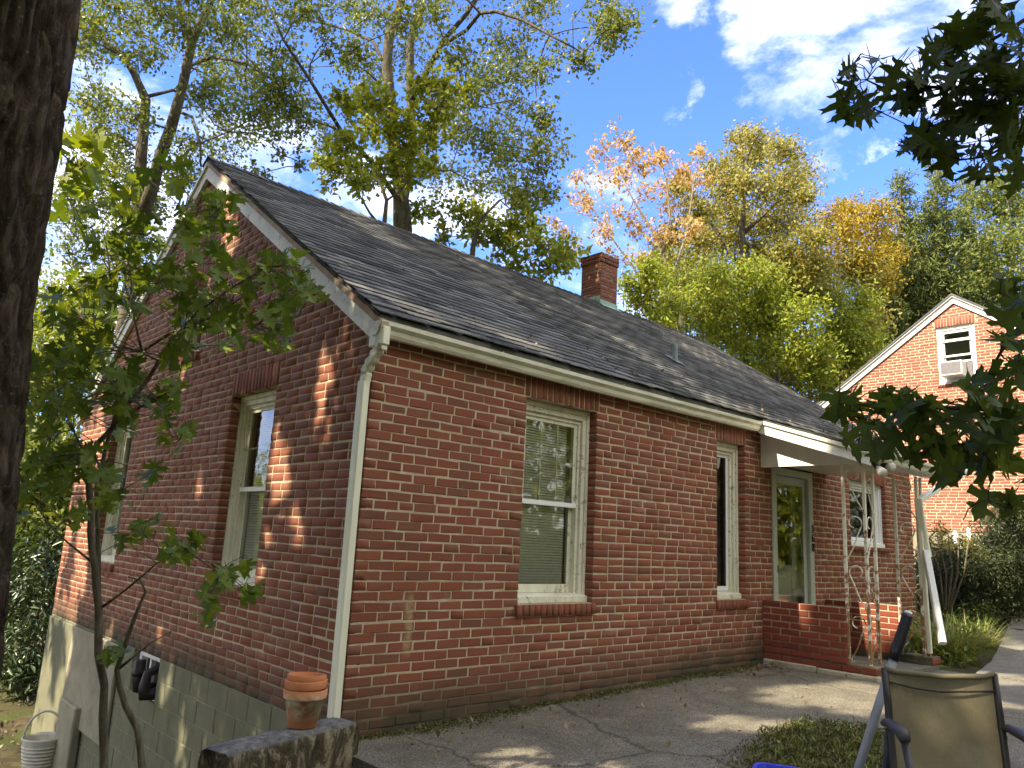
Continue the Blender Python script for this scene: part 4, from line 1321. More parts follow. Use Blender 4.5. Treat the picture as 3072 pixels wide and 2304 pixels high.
# ------------------------------------------------------------------ the brick house beyond
XB, YB, WB = 16.5, 1.2, 7.62
HB = thing('brick_house', 'sunlit brick house with white gable trim and an air conditioner in its attic window', 'house', (XB, YB, .93))
BZ = 2.075
def NB(n): return BZ + (40 - n) * CH
U0b, U1b = -(YB + WB / 2), -(YB - WB / 2)
EB = 4.86
def rzB(y): return EB + .70 * (WB / 2 + .15 - abs(y - YB))
RIDGE_U = -YB
wB = (-1.63, -.80, NB(-9.0), NB(-29.0))
wb_n = (-29, -9)
bw = wall_core('gable_wall', TG(XB), U0b, U1b, BZ, lambda u: rzB(-u) - .10, [(wB[0], wB[1], NB(-9), NB(-29))], M['mortar_far'], HB)
PBk = Pieces(); BB = BrickSet(M['brick_far'], D=.06, J=.013)
fB = frame_gable_at(XB)
def clipB(z):
    hh = WB / 2 + .15 - (z + .16 - EB) / .70
    hh = min(hh, WB / 2)
    return (-(YB + hh), -(YB - hh))
opsB = [(wB[0], wB[1], -29, -8, wB[0] - .02, wB[1] + .02, 1.0)]
lay_wall(PBk, BB, fB, U0b, U1b, 0, 40, opsB, zof=NB)
lay_wall(PBk, BB, fB, U0b, U1b, -40, 0, opsB, clip=clipB, zof=NB)
def hidB(it):
    c = it[1].translation; u, v, d = px(np.array(c))
    return 1.0 if v < 1180 or (v > 1490) else .3
PBk.flush('brick', 'brick_field', bw, 300, hidB)
MB().box(XB + .03, XB + 9.6, YB - WB / 2, YB + WB / 2, .0, BZ).build('foundation', M['parge'], HB)
MB().box(XB + .26, XB + 9.6, YB - WB / 2 + .02, YB + WB / 2 - .02, BZ, EB).build('side_wall', M['brick_far'], HB)
m_ = MB()
for sgn in (-1, 1):
    ye = YB + sgn * (WB / 2 + .25)
    m_.add([(XB - .12, ye, rzB(ye)), (XB + 9.8, ye, rzB(ye)), (XB + 9.8, YB, rzB(YB)), (XB - .12, YB, rzB(YB)),
            (XB - .12, ye, rzB(ye) - .05), (XB + 9.8, ye, rzB(ye) - .05), (XB + 9.8, YB, rzB(YB) - .05), (XB - .12, YB, rzB(YB) - .05)],
           [(0, 1, 2, 3), (4, 7, 6, 5), (0, 3, 7, 4), (0, 4, 5, 1)])
m_.build('roof', M['shingle'], HB)
for sgn in (-1, 1):
    ye = YB + sgn * (WB / 2 + .22)
    rake(XB - .05, XB - .012, min(ye, YB), max(ye, YB), .085, .225, 'rake_board', M['paint_bright'], HB, lambda y: rzB(y) + .045)
    rake(XB - .10, XB - .05, min(ye, YB), max(ye, YB), .0, .08, 'rake_strip', M['paint_bright'], HB, lambda y: rzB(y) + .045)
wn_ = window(TG(XB), wB[0], wB[1], NB(-9), NB(-29), HB, rec=.04, style='double', blind=False, muntins=False, paint='paint_bright', cas=.07)
room(TG(XB), wB[0], wB[1], NB(-9), NB(-29), .22, HB)
# plastic film in the panes and the cross rails
m_ = MB(TG(XB)); 
for k in range(10):
    for q in range(8):
        u_, z_ = wB[0] + .13 + q * .07, NB(-9) + .55 + k * .07
        f_ = lambda a, b: .19 + .02 * math.sin(a * 9 + b * 21) + .014 * math.sin(b * 37 - a * 5)
        m_.add([(u_, f_(u_, z_), z_), (u_ + .07, f_(u_ + .07, z_), z_), (u_ + .07, f_(u_ + .07, z_ + .07), z_ + .07), (u_, f_(u_, z_ + .07), z_ + .07)], [(0, 1, 2, 3)])
m_.build('plastic_film', M['ac_white'], HB) if False else None
MB(TG(XB)).box(wB[0] + .10, wB[1] - .10, .06, .1, NB(-9) + 1.02, NB(-9) + 1.08).build('storm_rail', M['paint_bright'], HB)
MB(TG(XB)).box(wB[0] + .10, wB[1] - .10, .06, .1, NB(-9) + .50, NB(-9) + .54).build('storm_rail', M['paint_bright'], HB)
ac = thing('air_conditioner', 'white box air conditioner hanging out of the attic window', 'air conditioner', (XB - .1, 1.28, NB(-9) + .12))
a0_, a1_, z0_, z1_ = wB[0] + .12, wB[0] + .60, NB(-9) + .14, NB(-9) + .48
MB(TG(XB)).box(a0_, a1_, -.27, .1, z0_, z1_).build('body', M['ac_white'], ac, bevel=.012)
MB(TG(XB)).box(a0_ + .03, a1_ - .03, -.276, -.268, z0_ + .04, z1_ - .03).build('grille', M['ac_grille'], ac)
MB(TG(XB)).box(a1_ + .01, wB[1] - .11, .05, .07, z0_ - .02, z1_).build('side_panel', M['ac_grille'], ac)
# bulkhead with white posts
bk = thing('bulkhead', 'white cellar hatch with two rounded posts against the sunlit house', 'cellar hatch', (XB - .6, 0.4, 1.0))
q0 = onX(2880, 1620, XB - .1); q1 = onX(2990, 1700, XB - .1)
MB().prism([(XB - .02, 1.85), (XB - .02, .8), (XB - 1.3, .8), (XB - 1.3, 1.15)], q1[1], q0[1], 1).build('hatch', M['paint_bright'], bk)
for uu, vv in ((2865, 1592), (2905, 1582)):
    q = onX(uu, vv, XB - .15); MB().tube([(q[0], q[1], .9), (q[0], q[1], q[2] - .05), (q[0], q[1], q[2])], [.05, .05, .02], 10).build('post', M['paint_bright'], bk, True)

# ------------------------------------------------------------------ foliage tools
def leafquads(P, size, aspect=.5, up=.35, droop=.3, seed=0, fold=.18):
    g = np.random.default_rng(seed); n = len(P)
    d = g.normal(size=(n, 3)); d[:, 2] -= droop; d /= np.linalg.norm(d, axis=1)[:, None]
    nn = g.normal(size=(n, 3)); nn[:, 2] += up * 2; nn -= d * np.sum(nn * d, 1)[:, None]; nn /= np.linalg.norm(nn, axis=1)[:, None]
    s = np.cross(d, nn)
    L = (size * g.uniform(.65, 1.25, n))[:, None]; w = L * aspect * g.uniform(.8, 1.2, n)[:, None]
    mid = P + d * L * g.uniform(.42, .58, n)[:, None]
    V = np.stack([P, mid + s * w * .5 + nn * L * fold, P + d * L, mid - s * w * .5 + nn * L * fold], 1).reshape(-1, 3)
    F = np.arange(4 * n).reshape(n, 4)
    # fold along the midrib: two triangles would split as 0-1-2 / 0-2-3
    T = np.concatenate([F[:, [0, 1, 2]], F[:, [0, 2, 3]]], 0)
    return V, T

def curve(a, b, sag, n=6, seed=0, wig=.06):
    g = np.random.default_rng(seed); a = np.array(a, float); b = np.array(b, float)
    L = np.linalg.norm(b - a); out = []
    off = g.normal(size=3) * wig * L
    for i in range(n + 1):
        t = i / n
        p = a * (1 - t) + b * t + np.array([0, 0, sag * L * 4 * t * (1 - t) * .5]) + off * math.sin(math.pi * t) + g.normal(size=3) * .018 * L * (0 < i < n)
        out.append(p)
    return out

def make_tree(name, label, cat, trunks, clusters, leafmat, barkmat, size, seed, group=None, aspect=.5, twig=True, droop=.3, up=.35, kind=None, pull=.7, barr=1.0, mats2=None, keep=None):
    """trunks: polylines [(point, radius)...]; clusters: (centre, radius, leaves)"""
    g = np.random.default_rng(seed)
    root = trunks[0][0][0]
    t = thing(name, label, cat, tuple(root), group)
    mb = MB()
    skel = []; 
    for tr in trunks:
        pts = [np.array(p, float) for p, r in tr]; rr = [r for p, r in tr]
        P2 = []; R2 = []
        for i in range(len(pts) - 1):
            L_ = np.linalg.norm(pts[i + 1] - pts[i]); k = max(1, int(L_ / .6))
            for q in range(k):
                s = q / k; P2.append(pts[i] * (1 - s) + pts[i + 1] * s + g.normal(size=3) * rr[i] * .10 * (1 if i + q else 0)); R2.append((rr[i] * (1 - s) + rr[i + 1] * s) * g.uniform(.94, 1.06))
        P2.append(pts[-1]); R2.append(rr[-1])
        mb.tube(P2, R2, 10)
        for p, r in zip(P2, R2): skel.append((p, r))
    mb.build('trunk', M[barkmat], t, True)
    br = MB(); LP = []
    order = sorted(clusters, key=lambda c: min(np.linalg.norm(c[0] - p) for p, r in skel))
    for ci, (c, r, n) in enumerate(order):
        best = None; bd = 1e9
        for p, rad in skel:
            dd = np.linalg.norm(c - p) + max(0, (p[2] - c[2]) + .1) * pull + (0 if rad > .012 else .3)
            if dd < bd: bd = dd; best = (p, rad)
        p, rad = best
        L_ = np.linalg.norm(c - p)
        r0 = min(rad * .62, .012 + L_ * .016) * barr; r0 = max(r0, .010 * barr)
        pts = curve(p, c, .10, max(3, int(L_ / .5)), seed * 100 + ci)
        rr = np.linspace(r0, max(.007, r0 * .35), len(pts))
        br.tube(pts, list(rr), 5, cap=False)
        for q, w in zip(pts[1:], rr[1:]): skel.append((q, w))
        m_ = max(3, int(n / 22)); per = max(1, int(n / m_))
        for k in range(m_):
            dv = g.normal(size=3); dv /= np.linalg.norm(dv); dv[2] = dv[2] * .75 + .08
            Lr = r * g.uniform(.5, 1.1)
            st = c + g.normal(size=3) * r * .15
            e = st + dv * Lr
            tw = curve(st, e, .08, 3, seed * 999 + ci * 31 + k, .1)
            if twig: br.tube(tw, [.007 * barr, .005 * barr, .004 * barr, .002], 3, cap=False)
            tt = g.uniform(.25, 1.08, per) ** .8
            Q = st + (e - st) * tt[:, None] + g.normal(size=(per, 3)) * r * .24
            LP.append(Q)
    if br.V: br.build('branches', M[barkmat], t, True, kind='stuff')
    LP = np.vstack(LP)
    if keep is not None: LP = LP[keep(LP)]
    V, F = leafquads(LP, size, aspect, up, droop, seed)
    me = mesh_np('crown', V, F, [M[leafmat]])
    link('crown', me, t, kind='stuff')
    return t

def C(lst, d, dj, n, seed, k=1.0, rs=1.45):
    """crown clumps given as picture positions at a distance d, spread in depth by dj"""
    g = np.random.default_rng(seed); out = []
    for e in lst:
        u, v = e[0], e[1]; r = e[2] if len(e) > 2 else 45
        for q in range(1):
            dd = d + g.uniform(-dj, dj)
            out.append((at(u + g.normal() * 6, v + g.normal() * 6, dd), r * dd / FPX * rs, n * k * 2.3 * (r / 45) ** 2))
    return out

def gbase(p, x0=None):
    return (p[0], p[1], gz(p[0], p[1]) - .15)
def D2(lst, r=None): return [(a * 1.3888, b * 1.3888, (c if len(t) == 3 else (r or 45))) for t in lst for a, b, c in [t if len(t) == 3 else (*t, 0)]]

# tall oak behind the ridge
d = 14.0
b0 = at(1208, 690, d)
trT1 = [[(gbase(b0), 0.22), (at(1210, 760, d), 0.185), (b0, .172), (at(1196, 560, d), 0.139), (at(1180, 420, d), 0.122), (at(1172, 300, d), 0.105), (at(1160, 190, d), 0.097), (at(1168, 100, d), 0.093), (at(1200, 20, d), 0.080), (at(1215, -120, d), 0.068), (at(1200, -300, d), 0.042)],
        [(at(1205, 620, d), 0.101), (at(1236, 430, d + .4), 0.089), (at(1230, 260, d + .5), 0.080), (at(1232, 120, d + .6), 0.072), (at(1275, -10, d + .7), 0.063), (at(1330, -200, d + .7), 0.038)],
        [(at(1236, 300, d), 0.055), (at(1330, 120, d - .5), 0.046), (at(1400, 40, d - .8), 0.038), (at(1450, -40, d - 1), 0.030)],
        [(at(1320, 140, d), 0.038), (at(1400, 90, d - .6), 0.033), (at(1440, 40, d - 1), 0.032), (at(1490, 34, d - 1.2), 0.030), (at(1570, 62, d - 1.5), 0.023), (at(1650, 105, d - 1.8), 0.019), (at(1725, 145, d - 2), 0.012)],
        [(at(1165, 215, d), 0.038), (at(1120, 125, d + .4), 0.032), (at(1050, 92, d + .8), 0.027), (at(970, 70, d + 1), 0.021), (at(905, 25, d + 1.2), 0.015)],
        [(at(1195, 600, d), 0.055), (at(1110, 480, d - .5), 0.042), (at(1025, 395, d - 1), 0.036), (at(930, 240, d - 1.5), 0.027), (at(850, 120, d - 1.8), 0.021), (at(790, -20, d - 2), 0.015)],
        [(at(1240, 470, d), 0.033), (at(1340, 330, d + .8), 0.025), (at(1430, 320, d + 1), 0.019), (at(1540, 300, d + 1.2), 0.012)]]
clT1 = C([(1788, 78, 48), (1860, 80, 50), (1752, 172, 34), (1710, 150, 34), (1606, 31, 40), (1554, 78, 36), (1560, 165, 46), (1611, 218, 40), (1554, 234, 40), (1640, 20, 35),
          (1476, 270, 45), (1528, 312, 45), (1450, 224, 45), (1372, 172, 50), (1300, 60, 45), (1500, 130, 40), (1632, 354, 42), (1642, 442, 45), (1570, 395, 46), (1528, 468, 52), (1611, 499, 40),
          (1450, 432, 50), (1424, 546, 50), (1502, 562, 48), (1580, 567, 40), (1380, 330, 46), (1400, 390, 46), (1330, 520, 46), (1650, 590, 34),
          (1216, 68, 50), (1240, 160, 45), (1112, 42, 50), (1034, 31, 50), (1060, 150, 40), (1133, 224, 46), (1050, 172, 40), (980, 120, 34), (920, 31, 44), (850, 145, 36), (878, 210, 40), (830, 260, 45), (905, 360, 44),
          (840, 330, 42), (945, 325, 36), (990, 420, 40), (860, 60, 40), (1420, -40, 60), (1250, -60, 60), (1050, -60, 60), (1600, -60, 50), (1800, -30, 45), (870, -50, 60), (1130, -160, 70), (1350, -160, 70)], d, 2.2, 150, 11, 1., 1.75)
make_tree('oak_tree', 'tall oak with open dark green crown rising behind the roof ridge', 'tree', trT1, clT1, 'leaf_oak', 'bark', .088, 21, 'trees behind the house', aspect=.6)
b1 = at(1150, 690, 12.6)
trb = [[(gbase(b1), .05), (b1, .04), (at(1160, 600, 12.6), .03), (at(1130, 520, 12.6), .02)], [(b1, .03), (at(1110, 640, 12.5), .02), (at(1075, 580, 12.4), .012)]]
make_tree('maple_tree', 'slender maple with bright yellow green leaves round the oak trunk', 'tree', trb,
          C([(1268, 260, 46), (1294, 338, 52), (1242, 390, 50), (1216, 457, 52), (1138, 312, 48), (1060, 312, 44), (1030, 290, 34), (1112, 390, 48), (1034, 442, 48), (1050, 504, 46), (1133, 535, 46), (1091, 562, 36), (1000, 510, 44),
             (1170, 500, 42), (1330, 250, 40), (1180, 400, 46), (1300, 420, 40), (1270, 500, 36), (1080, 260, 34), (1220, 520, 34), (1410, 280, 36)], 12.6, 1.2, 120, 12), 'leaf_yellow_green', 'bark_young', .10, 22, 'trees behind the house', aspect=.7, pull=.2)

# oak pair at the far left
d = 14.5
b0 = at(412, 700, d)
trT2 = [[(gbase(b0), 0.148), (b0, .125), (at(425, 460, d), 0.099), (at(436, 300, d), 0.088), (at(404, 220, d), 0.064), (at(365, 160, d), 0.049), (at(300, 110, d), 0.030)],
        [(at(418, 680, d), 0.128), (at(455, 560, d - .2), 0.118), (at(478, 470, d - .3), 0.109), (at(508, 390, d - .4), 0.099), (at(550, 260, d - .5), 0.093), (at(575, 130, d - .6), 0.079), (at(635, 0, d - .7), 0.060), (at(700, -150, d - .7), 0.035)],
        [(at(575, 140, d - .6), 0.060), (at(540, 50, d), 0.049), (at(530, -120, d + .3), 0.035)],
        [(at(525, 330, d), 0.035), (at(575, 350, d - .6), 0.030), (at(600, 430, d - .8), 0.025), (at(602, 500, d - .9), 0.014)],
        [(at(440, 290, d), 0.039), (at(520, 270, d + .4), 0.030), (at(560, 300, d + .5), 0.025)],
        [(at(560, 200, d), 0.035), (at(640, 170, d - .5), 0.027), (at(740, 190, d - .8), 0.020), (at(830, 250, d - 1), 0.014)]]
l2 = [(271, 45), (340, 30), (407, 68), (475, 136), (407, 158), (316, 136), (253, 100), (244, 154, 38), (565, 90), (497, 45), (633, 72), (678, 90), (746, 118), (633, 172), (700, 194), (768, 226), (655, 253), (746, 280), (814, 294),
      (678, 339), (768, 353), (836, 398, 36), (610, 294), (723, 407, 40), (565, 430), (655, 452, 40), (533, 497), (294, 280), (253, 316, 38), (316, 339), (294, 384), (362, 407), (249, 429), (407, 339), (339, 475), (271, 520), (407, 520),
      (203, 588), (294, 610), (384, 590), (249, 678), (339, 700), (181, 655), (768, 18), (700, 20, 40), (850, 470, 22), (920, 500, 20), (770, 520, 26), (700, 500, 30), (480, 600, 40), (450, 730, 44), (300, 780, 50), (380, 800, 40), (220, 780, 44), (560, 540, 36), (620, 540, 30),
      (220, 20), (560, -30, 60), (400, -60, 60), (700, -60, 60), (260, -50, 60)]
make_tree('oak_tree', 'forked oak with two leaning stems at the left of the gable', 'tree', trT2, C(l2, d, 2.2, 160, 13, 1., 1.75), 'leaf_oak', 'bark', .088, 23, 'trees behind the house', aspect=.6)

# low green growth just behind the ridge
bb = at(1420, 740, 13.5)
make_tree('sapling_tree', 'low green sapling showing just over the ridge left of the chimney', 'tree', [[(gbase(bb), .07), (bb, .05), (at(1440, 660, 13.5), .03), (at(1500, 600, 13.5), .02)]],
          C([(1300, 640, 34), (1250, 620, 26), (1400, 700, 40), (1476, 718, 42), (1500, 680, 42), (1560, 650, 42), (1600, 700, 42), (1550, 770, 46), (1640, 750, 44), (1690, 790, 40), (1620, 820, 40), (1450, 640, 36), (1370, 640, 34), (1340, 700, 30), (1560, 600, 30), (1700, 740, 34), (1510, 740, 40)], 13.5, 1.0, 105, 14), 'leaf_green', 'bark_young', .125, 24, 'trees behind the house', aspect=.6, pull=.2)

# thin tree turning orange
d = 21.
bb = at(2015, 950, d)
tr3 = [[(gbase(bb), 0.110), (bb, .075), (at(2010, 850, d), 0.065), (at(1990, 760, d), 0.055), (at(1950, 680, d), 0.035), (at(1900, 600, d), 0.025), (at(1850, 500, d), 0.015)],
       [(at(1990, 760, d), 0.040), (at(2010, 650, d), 0.030), (at(2000, 540, d), 0.022), (at(1960, 430, d), 0.013)],
       [(at(2010, 850, d), 0.040), (at(2060, 700, d), 0.030), (at(2080, 560, d), 0.020), (at(2100, 450, d), 0.010)],
       [(at(1950, 900, d), 0.035), (at(1900, 800, d), 0.030), (at(1840, 720, d), 0.022), (at(1770, 650, d), 0.015)]]
l3 = D2([(1290, 330, 34), (1340, 310, 30), (1370, 335, 34), (1300, 385, 36), (1350, 385, 38), (1250, 375, 26), (1245, 430, 26), (1280, 450, 32), (1340, 450, 36), (1400, 420, 38), (1390, 360, 34), (1430, 345, 34), (1480, 370, 36), (1500, 325, 28), (1520, 390, 36),
         (1450, 440, 38), (1380, 490, 36), (1310, 510, 34), (1220, 500, 28), (1190, 480, 22), (1240, 560, 30), (1420, 500, 36), (1480, 480, 36), (1340, 560, 26), (1400, 560, 28), (1200, 540, 26)])
make_tree('maple_tree', 'thin bare-limbed tree with pale orange leaves behind the chimney', 'tree', tr3, C(l3, d, 2., 110, 15), 'leaf_orange', 'bark_pale', .125, 25, 'trees behind the house', aspect=.6)

# tall olive tree with its top turning
d = 24.
bb = at(2230, 1000, d)
tr4 = [[(gbase(bb), 0.175), (bb, .14), (at(2220, 800, d), 0.110), (at(2230, 650, d), 0.080), (at(2240, 500, d), 0.045), (at(2230, 400, d), 0.020)], [(at(2220, 800, d), 0.075), (at(2120, 650, d), 0.045), (at(2060, 560, d), 0.025)], [(at(2230, 700, d), 0.065), (at(2340, 600, d), 0.040), (at(2400, 540, d), 0.020)]]
l4 = D2([(1600, 290, 28), (1620, 310, 30), (1590, 340, 40), (1640, 345, 42), (1700, 325, 38), (1720, 370, 44), (1545, 380, 34), (1580, 400, 46), (1640, 405, 46), (1690, 420, 46), (1745, 420, 30), (1550, 450, 46), (1600, 470, 48), (1655, 480, 48), (1710, 480, 48),
         (1750, 510, 40), (1500, 450, 40), (1510, 510, 46), (1570, 530, 48), (1630, 540, 48), (1700, 550, 48), (1480, 570, 40), (1760, 570, 40), (1540, 590, 44), (1470, 400, 30), (1440, 520, 34)])
make_tree('ash_tree', 'tall olive green tree whose top is fading to yellow right of the orange one', 'tree', tr4, C(l4, d, 2.5, 480, 16, 1., 1.7), 'leaf_olive', 'bark', .12, 26, 'trees behind the house', aspect=.6)

# bright green masses under it
d = 21.
def lowtree(nm, lab, cx, cy, lst, d, n, leaf, size, seed, bark='bark', dj=1.8, rad=.09, cat='tree', **kw):
    bb = at(cx, cy, d)
    top = min(l[1] for l in lst)
    return make_tree(nm, lab, cat, [[(gbase(bb), rad * 1.4), (bb, rad), (at(cx + 10, (cy + top) / 2, d), rad * .6), (at(cx - 8, top + 40, d), rad * .25)]], C(lst, d, dj, n * 2.2, seed, 1., 1.7), leaf, bark, size * .8, seed + 50, 'trees behind the house', **kw)
lowtree('maple_tree', 'bright green maple spreading above the roof right of the chimney', 2040, 1000, D2([(1480, 610), (1540, 600), (1400, 610, 36), (1440, 650), (1500, 670), (1380, 660, 36), (1360, 620, 30), (1430, 610, 36), (1470, 700, 40), (1420, 690, 36), (1530, 720, 42), (1395, 575, 30), (1560, 650, 44)]), 20., 170, 'leaf_green', .15, 31)
lowtree('birch_tree', 'yellow green tree filling the gap above the right end of the roof', 2330, 1100, D2([(1600, 600), (1660, 620), (1720, 600), (1570, 670), (1620, 690), (1680, 700), (1740, 680), (1780, 640), (1780, 740), (1720, 760), (1660, 760), (1600, 740), (1780, 820), (1820, 700), (1830, 780), (1740, 810, 36), (1560, 720), (1700, 650), (1640, 650), (1850, 650), (1860, 740), (1770, 790)]), 22., 190, 'leaf_green', .16, 32)
lowtree('maple_tree', 'golden maple beside the dark cedars', 2580, 1000, D2([(1830, 440, 26), (1800, 470, 34), (1850, 455, 34), (1900, 465, 36), (1835, 500, 44), (1890, 515, 44), (1920, 560, 40), (1870, 570, 42), (1790, 520, 40), (1780, 580, 40), (1830, 600, 42), (1900, 610, 38)]), 27., 230, 'leaf_yellow', .16, 33)
gw_ = np.random.default_rng(77)
for nm, lb, cx, leaf, sd_, rngx in (('maple_tree', 'pale green maple whose crown closes the gap over the roof end', 2180, 'leaf_green', 61, (1960, 2380)), ('birch_tree', 'olive birch standing before the golden maple and the far gable', 2480, 'leaf_olive', 62, (2340, 2640))):
    lst = [(gw_.uniform(*rngx), gw_.uniform(760, 1190), gw_.uniform(34, 50)) for _ in range(30)]
    lowtree(nm, lb, cx, 1150, lst, 25., 120, leaf, .17, sd_)
# dark cedars
def cedar(lab, u, vt, vb, wpx, d, seed, leaf='needle', n=60):
    g = np.random.default_rng(seed); lst = []
    v = vt; 
    while v < vb:
        s = (v - vt) / (vb - vt); w = 6 + wpx * (s ** .75)
        k = max(1, int(w / 24))
        for q in range(k + 1): lst.append((u + g.uniform(-w, w), v + g.uniform(-10, 10), 16 + 26 * s))
        v += 15
    bb = at(u, vb, d)
    return make_tree('cedar_tree', lab, 'tree', [[(gbase(bb), .25), (bb, .2), (at(u, (vt + vb) / 2, d), .12), (at(u, vt - 12, d), .02)]], C(lst, d, wpx / FPX * d * .7, n, seed, 2.2), leaf, 'bark_young', .24, seed, 'dark cedars behind the far house', aspect=.14, droop=-.15, up=.1, pull=1.2)
cedar('cedar with the tallest spire, left of the group of dark cedars', 2700, 525, 1000, 95, 30., 41)
cedar('broad cedar in the middle of the dark cedars', 2810, 500, 1020, 110, 29., 42)
cedar('cedar with drooping sprays right of the broad one', 2905, 545, 1000, 100, 31., 43)
cedar('low dark cedar behind the peak of the far gable', 2640, 760, 1180, 110, 28., 44)
lowtree('oak_tree', 'grey green leafy tree at the right edge behind the cedars', 3030, 900, [(2980, 560, 44), (3030, 580, 48), (3070, 600, 48), (2950, 620, 44), (3010, 660, 50), (3070, 690, 50), (2960, 720, 50), (3040, 760, 50), (3080, 840, 50), (2980, 830, 50), (3110, 640, 50), (3120, 760, 50)], 27., 130, 'leaf_oak', .18, 45)

# undergrowth beyond the low left yard
lowtree('understory_tree', 'pale green young tree in the sunlit woods left of the house', 260, 1400, [(180, 900, 60), (260, 880, 60), (330, 920, 50), (200, 1000, 70), (300, 1010, 60), (140, 1080, 70), (240, 1110, 70), (100, 1180, 60), (200, 1220, 60), (90, 960, 60), (330, 1090, 50), (140, 1300, 60)], 17., 90, 'leaf_green', .17, 46, dj=1.5, rad=.07)
lowtree('understory_tree', 'darker young tree farther left beside the great trunk', 60, 1500, [(60, 1300, 70), (160, 1380, 70), (40, 1420, 70), (120, 1480, 70), (200, 1450, 60), (30, 1100, 70), (60, 1560, 70), (180, 1560, 60), (-60, 1300, 80), (-60, 1500, 80)], 15., 100, 'leaf_oak', .17, 47, dj=1.3, rad=.06)
def shrub(name, lab, cat, lst, d, dj, n, leaf, size, seed, aspect, base_uv, group=None, **kw):
    bb = at(*base_uv, d); bb = np.array(gbase(bb))
    stems = [[(bb, .03), (np.array(bb) * .4 + at(l[0], l[1], d) * .6, .02), (at(l[0], l[1], d), .01)] for l in lst[::3]]
    return make_tree(name, lab, cat, stems, C(lst, d, dj, n, seed), leaf, 'bark_young', size, seed, group, aspect=aspect, pull=0, **kw)
shrub('rhododendron', 'glossy dark rhododendron by the far corner of the foundation', 'shrub', [(120, 1760, 60), (60, 1800, 60), (160, 1850, 50), (90, 1900, 60), (40, 1960, 60), (110, 1990, 50), (170, 1760, 40), (20, 1720, 60), (60, 2050, 50), (130, 1680, 50), (190, 1690, 34)], 12.5, .8, 90, 'rhodo', .15, 48, .3, (90, 2080))
shrub('rhododendron', 'shaded shrub mass behind the leaning plank', 'shrub', [(20, 1880, 70), (-40, 1950, 70), (60, 1640, 70), (150, 1620, 60), (-30, 1750, 80), (10, 2040, 50)], 13.5, .9, 110, 'leaf_dark', .13, 49, .4, (20, 2090))
# far-off woods that close the view between the trunks
def woods(name, pts, size, leaf, seed):
    g = np.random.default_rng(seed); P = []
    for (c, r, n) in pts:
        q = g.normal(size=(n, 3)); q /= np.linalg.norm(q, axis=1)[:, None]
        P.append(np.array(c) + q * np.array(r) * (g.uniform(.55, 1.0, n)[:, None]))
    P = np.vstack(P); V, F = leafquads(P, size, .6, .3, .2, seed)
    return link(name, mesh_np(name, V, F, [M[leaf]]), kind='stuff')
g = np.random.default_rng(99); pts = []
for k in range(34):
    a = math.radians(g.uniform(72, 112)); rr = g.uniform(24, 36)
    hgt = g.uniform(2.2, 4.0)
    pts.append(((CAMP[0] + rr * math.cos(a), CAMP[1] + rr * math.sin(a), -1.6 + hgt * .8), (2.6, 2.6, hgt), 1500))
woods('far_woods', pts, .26, 'leaf_green', 71)
pts = []
for k in range(46):
    a = math.radians(g.uniform(2, 70)); rr = g.uniform(38, 52)
    hgt = g.uniform(3., 5.) + (2.5 if a < math.radians(24) else 0)
    pts.append(((CAMP[0] + rr * math.cos(a), CAMP[1] + rr * math.sin(a), 1.2 + hgt * .7), (3.4, 3.4, hgt), 1100))
woods('far_woods', pts, .34, 'leaf_oak', 72)
# woods on the camera's side of the yard, mirrored in the windows
pts = []
for k in range(64):
    a = math.radians(g.uniform(-150, -8)); rr = g.uniform(14, 24)
    hgt = g.uniform(5., 8.5)
    if math.cos(a) * rr - 2.9 < -9 : rr *= 1.1
    pts.append(((CAMP[0] + 4 + rr * math.cos(a), -4.0 + rr * math.sin(a), hgt * .75), (3., 3., hgt), 1700))
woods('yard_woods', pts, .34, 'leaf_yellow_green', 73)

# yew hedge in front of the far house
dY = 13.2
lst = [(u, v, 50) for u, v in [(2830, 1690), (2800, 1760), (2860, 1740), (2900, 1690), (2950, 1670), (3000, 1640), (3050, 1620), (2930, 1750), (2990, 1730), (3050, 1710), (2840, 1800), (2900, 1810), (2960, 1800), (3020, 1790), (3070, 1780),
                               (3100, 1650), (3120, 1730), (3060, 1560), (3010, 1590), (3110, 1560), (2790, 1700), (2800, 1830), (2860, 1850), (2940, 1860), (3010, 1850), (3070, 1850), (3120, 1820), (3120, 1880)]]
hd_ = at(2930, 1870, dY)
make_tree('yew_bush', 'wide dark yew bush before the sunlit far house', 'shrub', [[((hd_[0], hd_[1] - k * .8, gz(hd_[0], hd_[1]) - .1), .06), (at(u, 1780, dY), .04), (at(u + 15, 1700, dY), .02)] for k, u in enumerate((2850, 2950, 3050))],
          C(lst, dY, .9, 420, 81), 'yew', 'bark_young', .085, 81, None, aspect=.25, pull=0, droop=-.3)
lst = [(u, v, r) for u, v, r in [(2780, 1620, 16), (2810, 1600, 18), (2790, 1660, 22), (2830, 1640, 22), (2770, 1580, 10), (2815, 1570, 10), (2860, 1650, 22), (2840, 1600, 12), (2890, 1640, 18), (2910, 1620, 14), (2930, 1640, 20)]]
dS = 12.2; hb = at(2830, 1830, dS)
make_tree('twiggy_shrub', 'twiggy shrub with reddish tips against the pale foundation', 'shrub', [[((hb[0], hb[1], gz(hb[0], hb[1])), .03), (at(2820 + k * 18, 1720, dS), .015), (at(2780 + k * 32, 1600 + 12 * (k % 2), dS), .006)] for k in range(5)],
          C(lst, dS, .5, 130, 82, 2.), 'leaf_olive', 'bark_young', .05, 82, None, aspect=.4, pull=0)

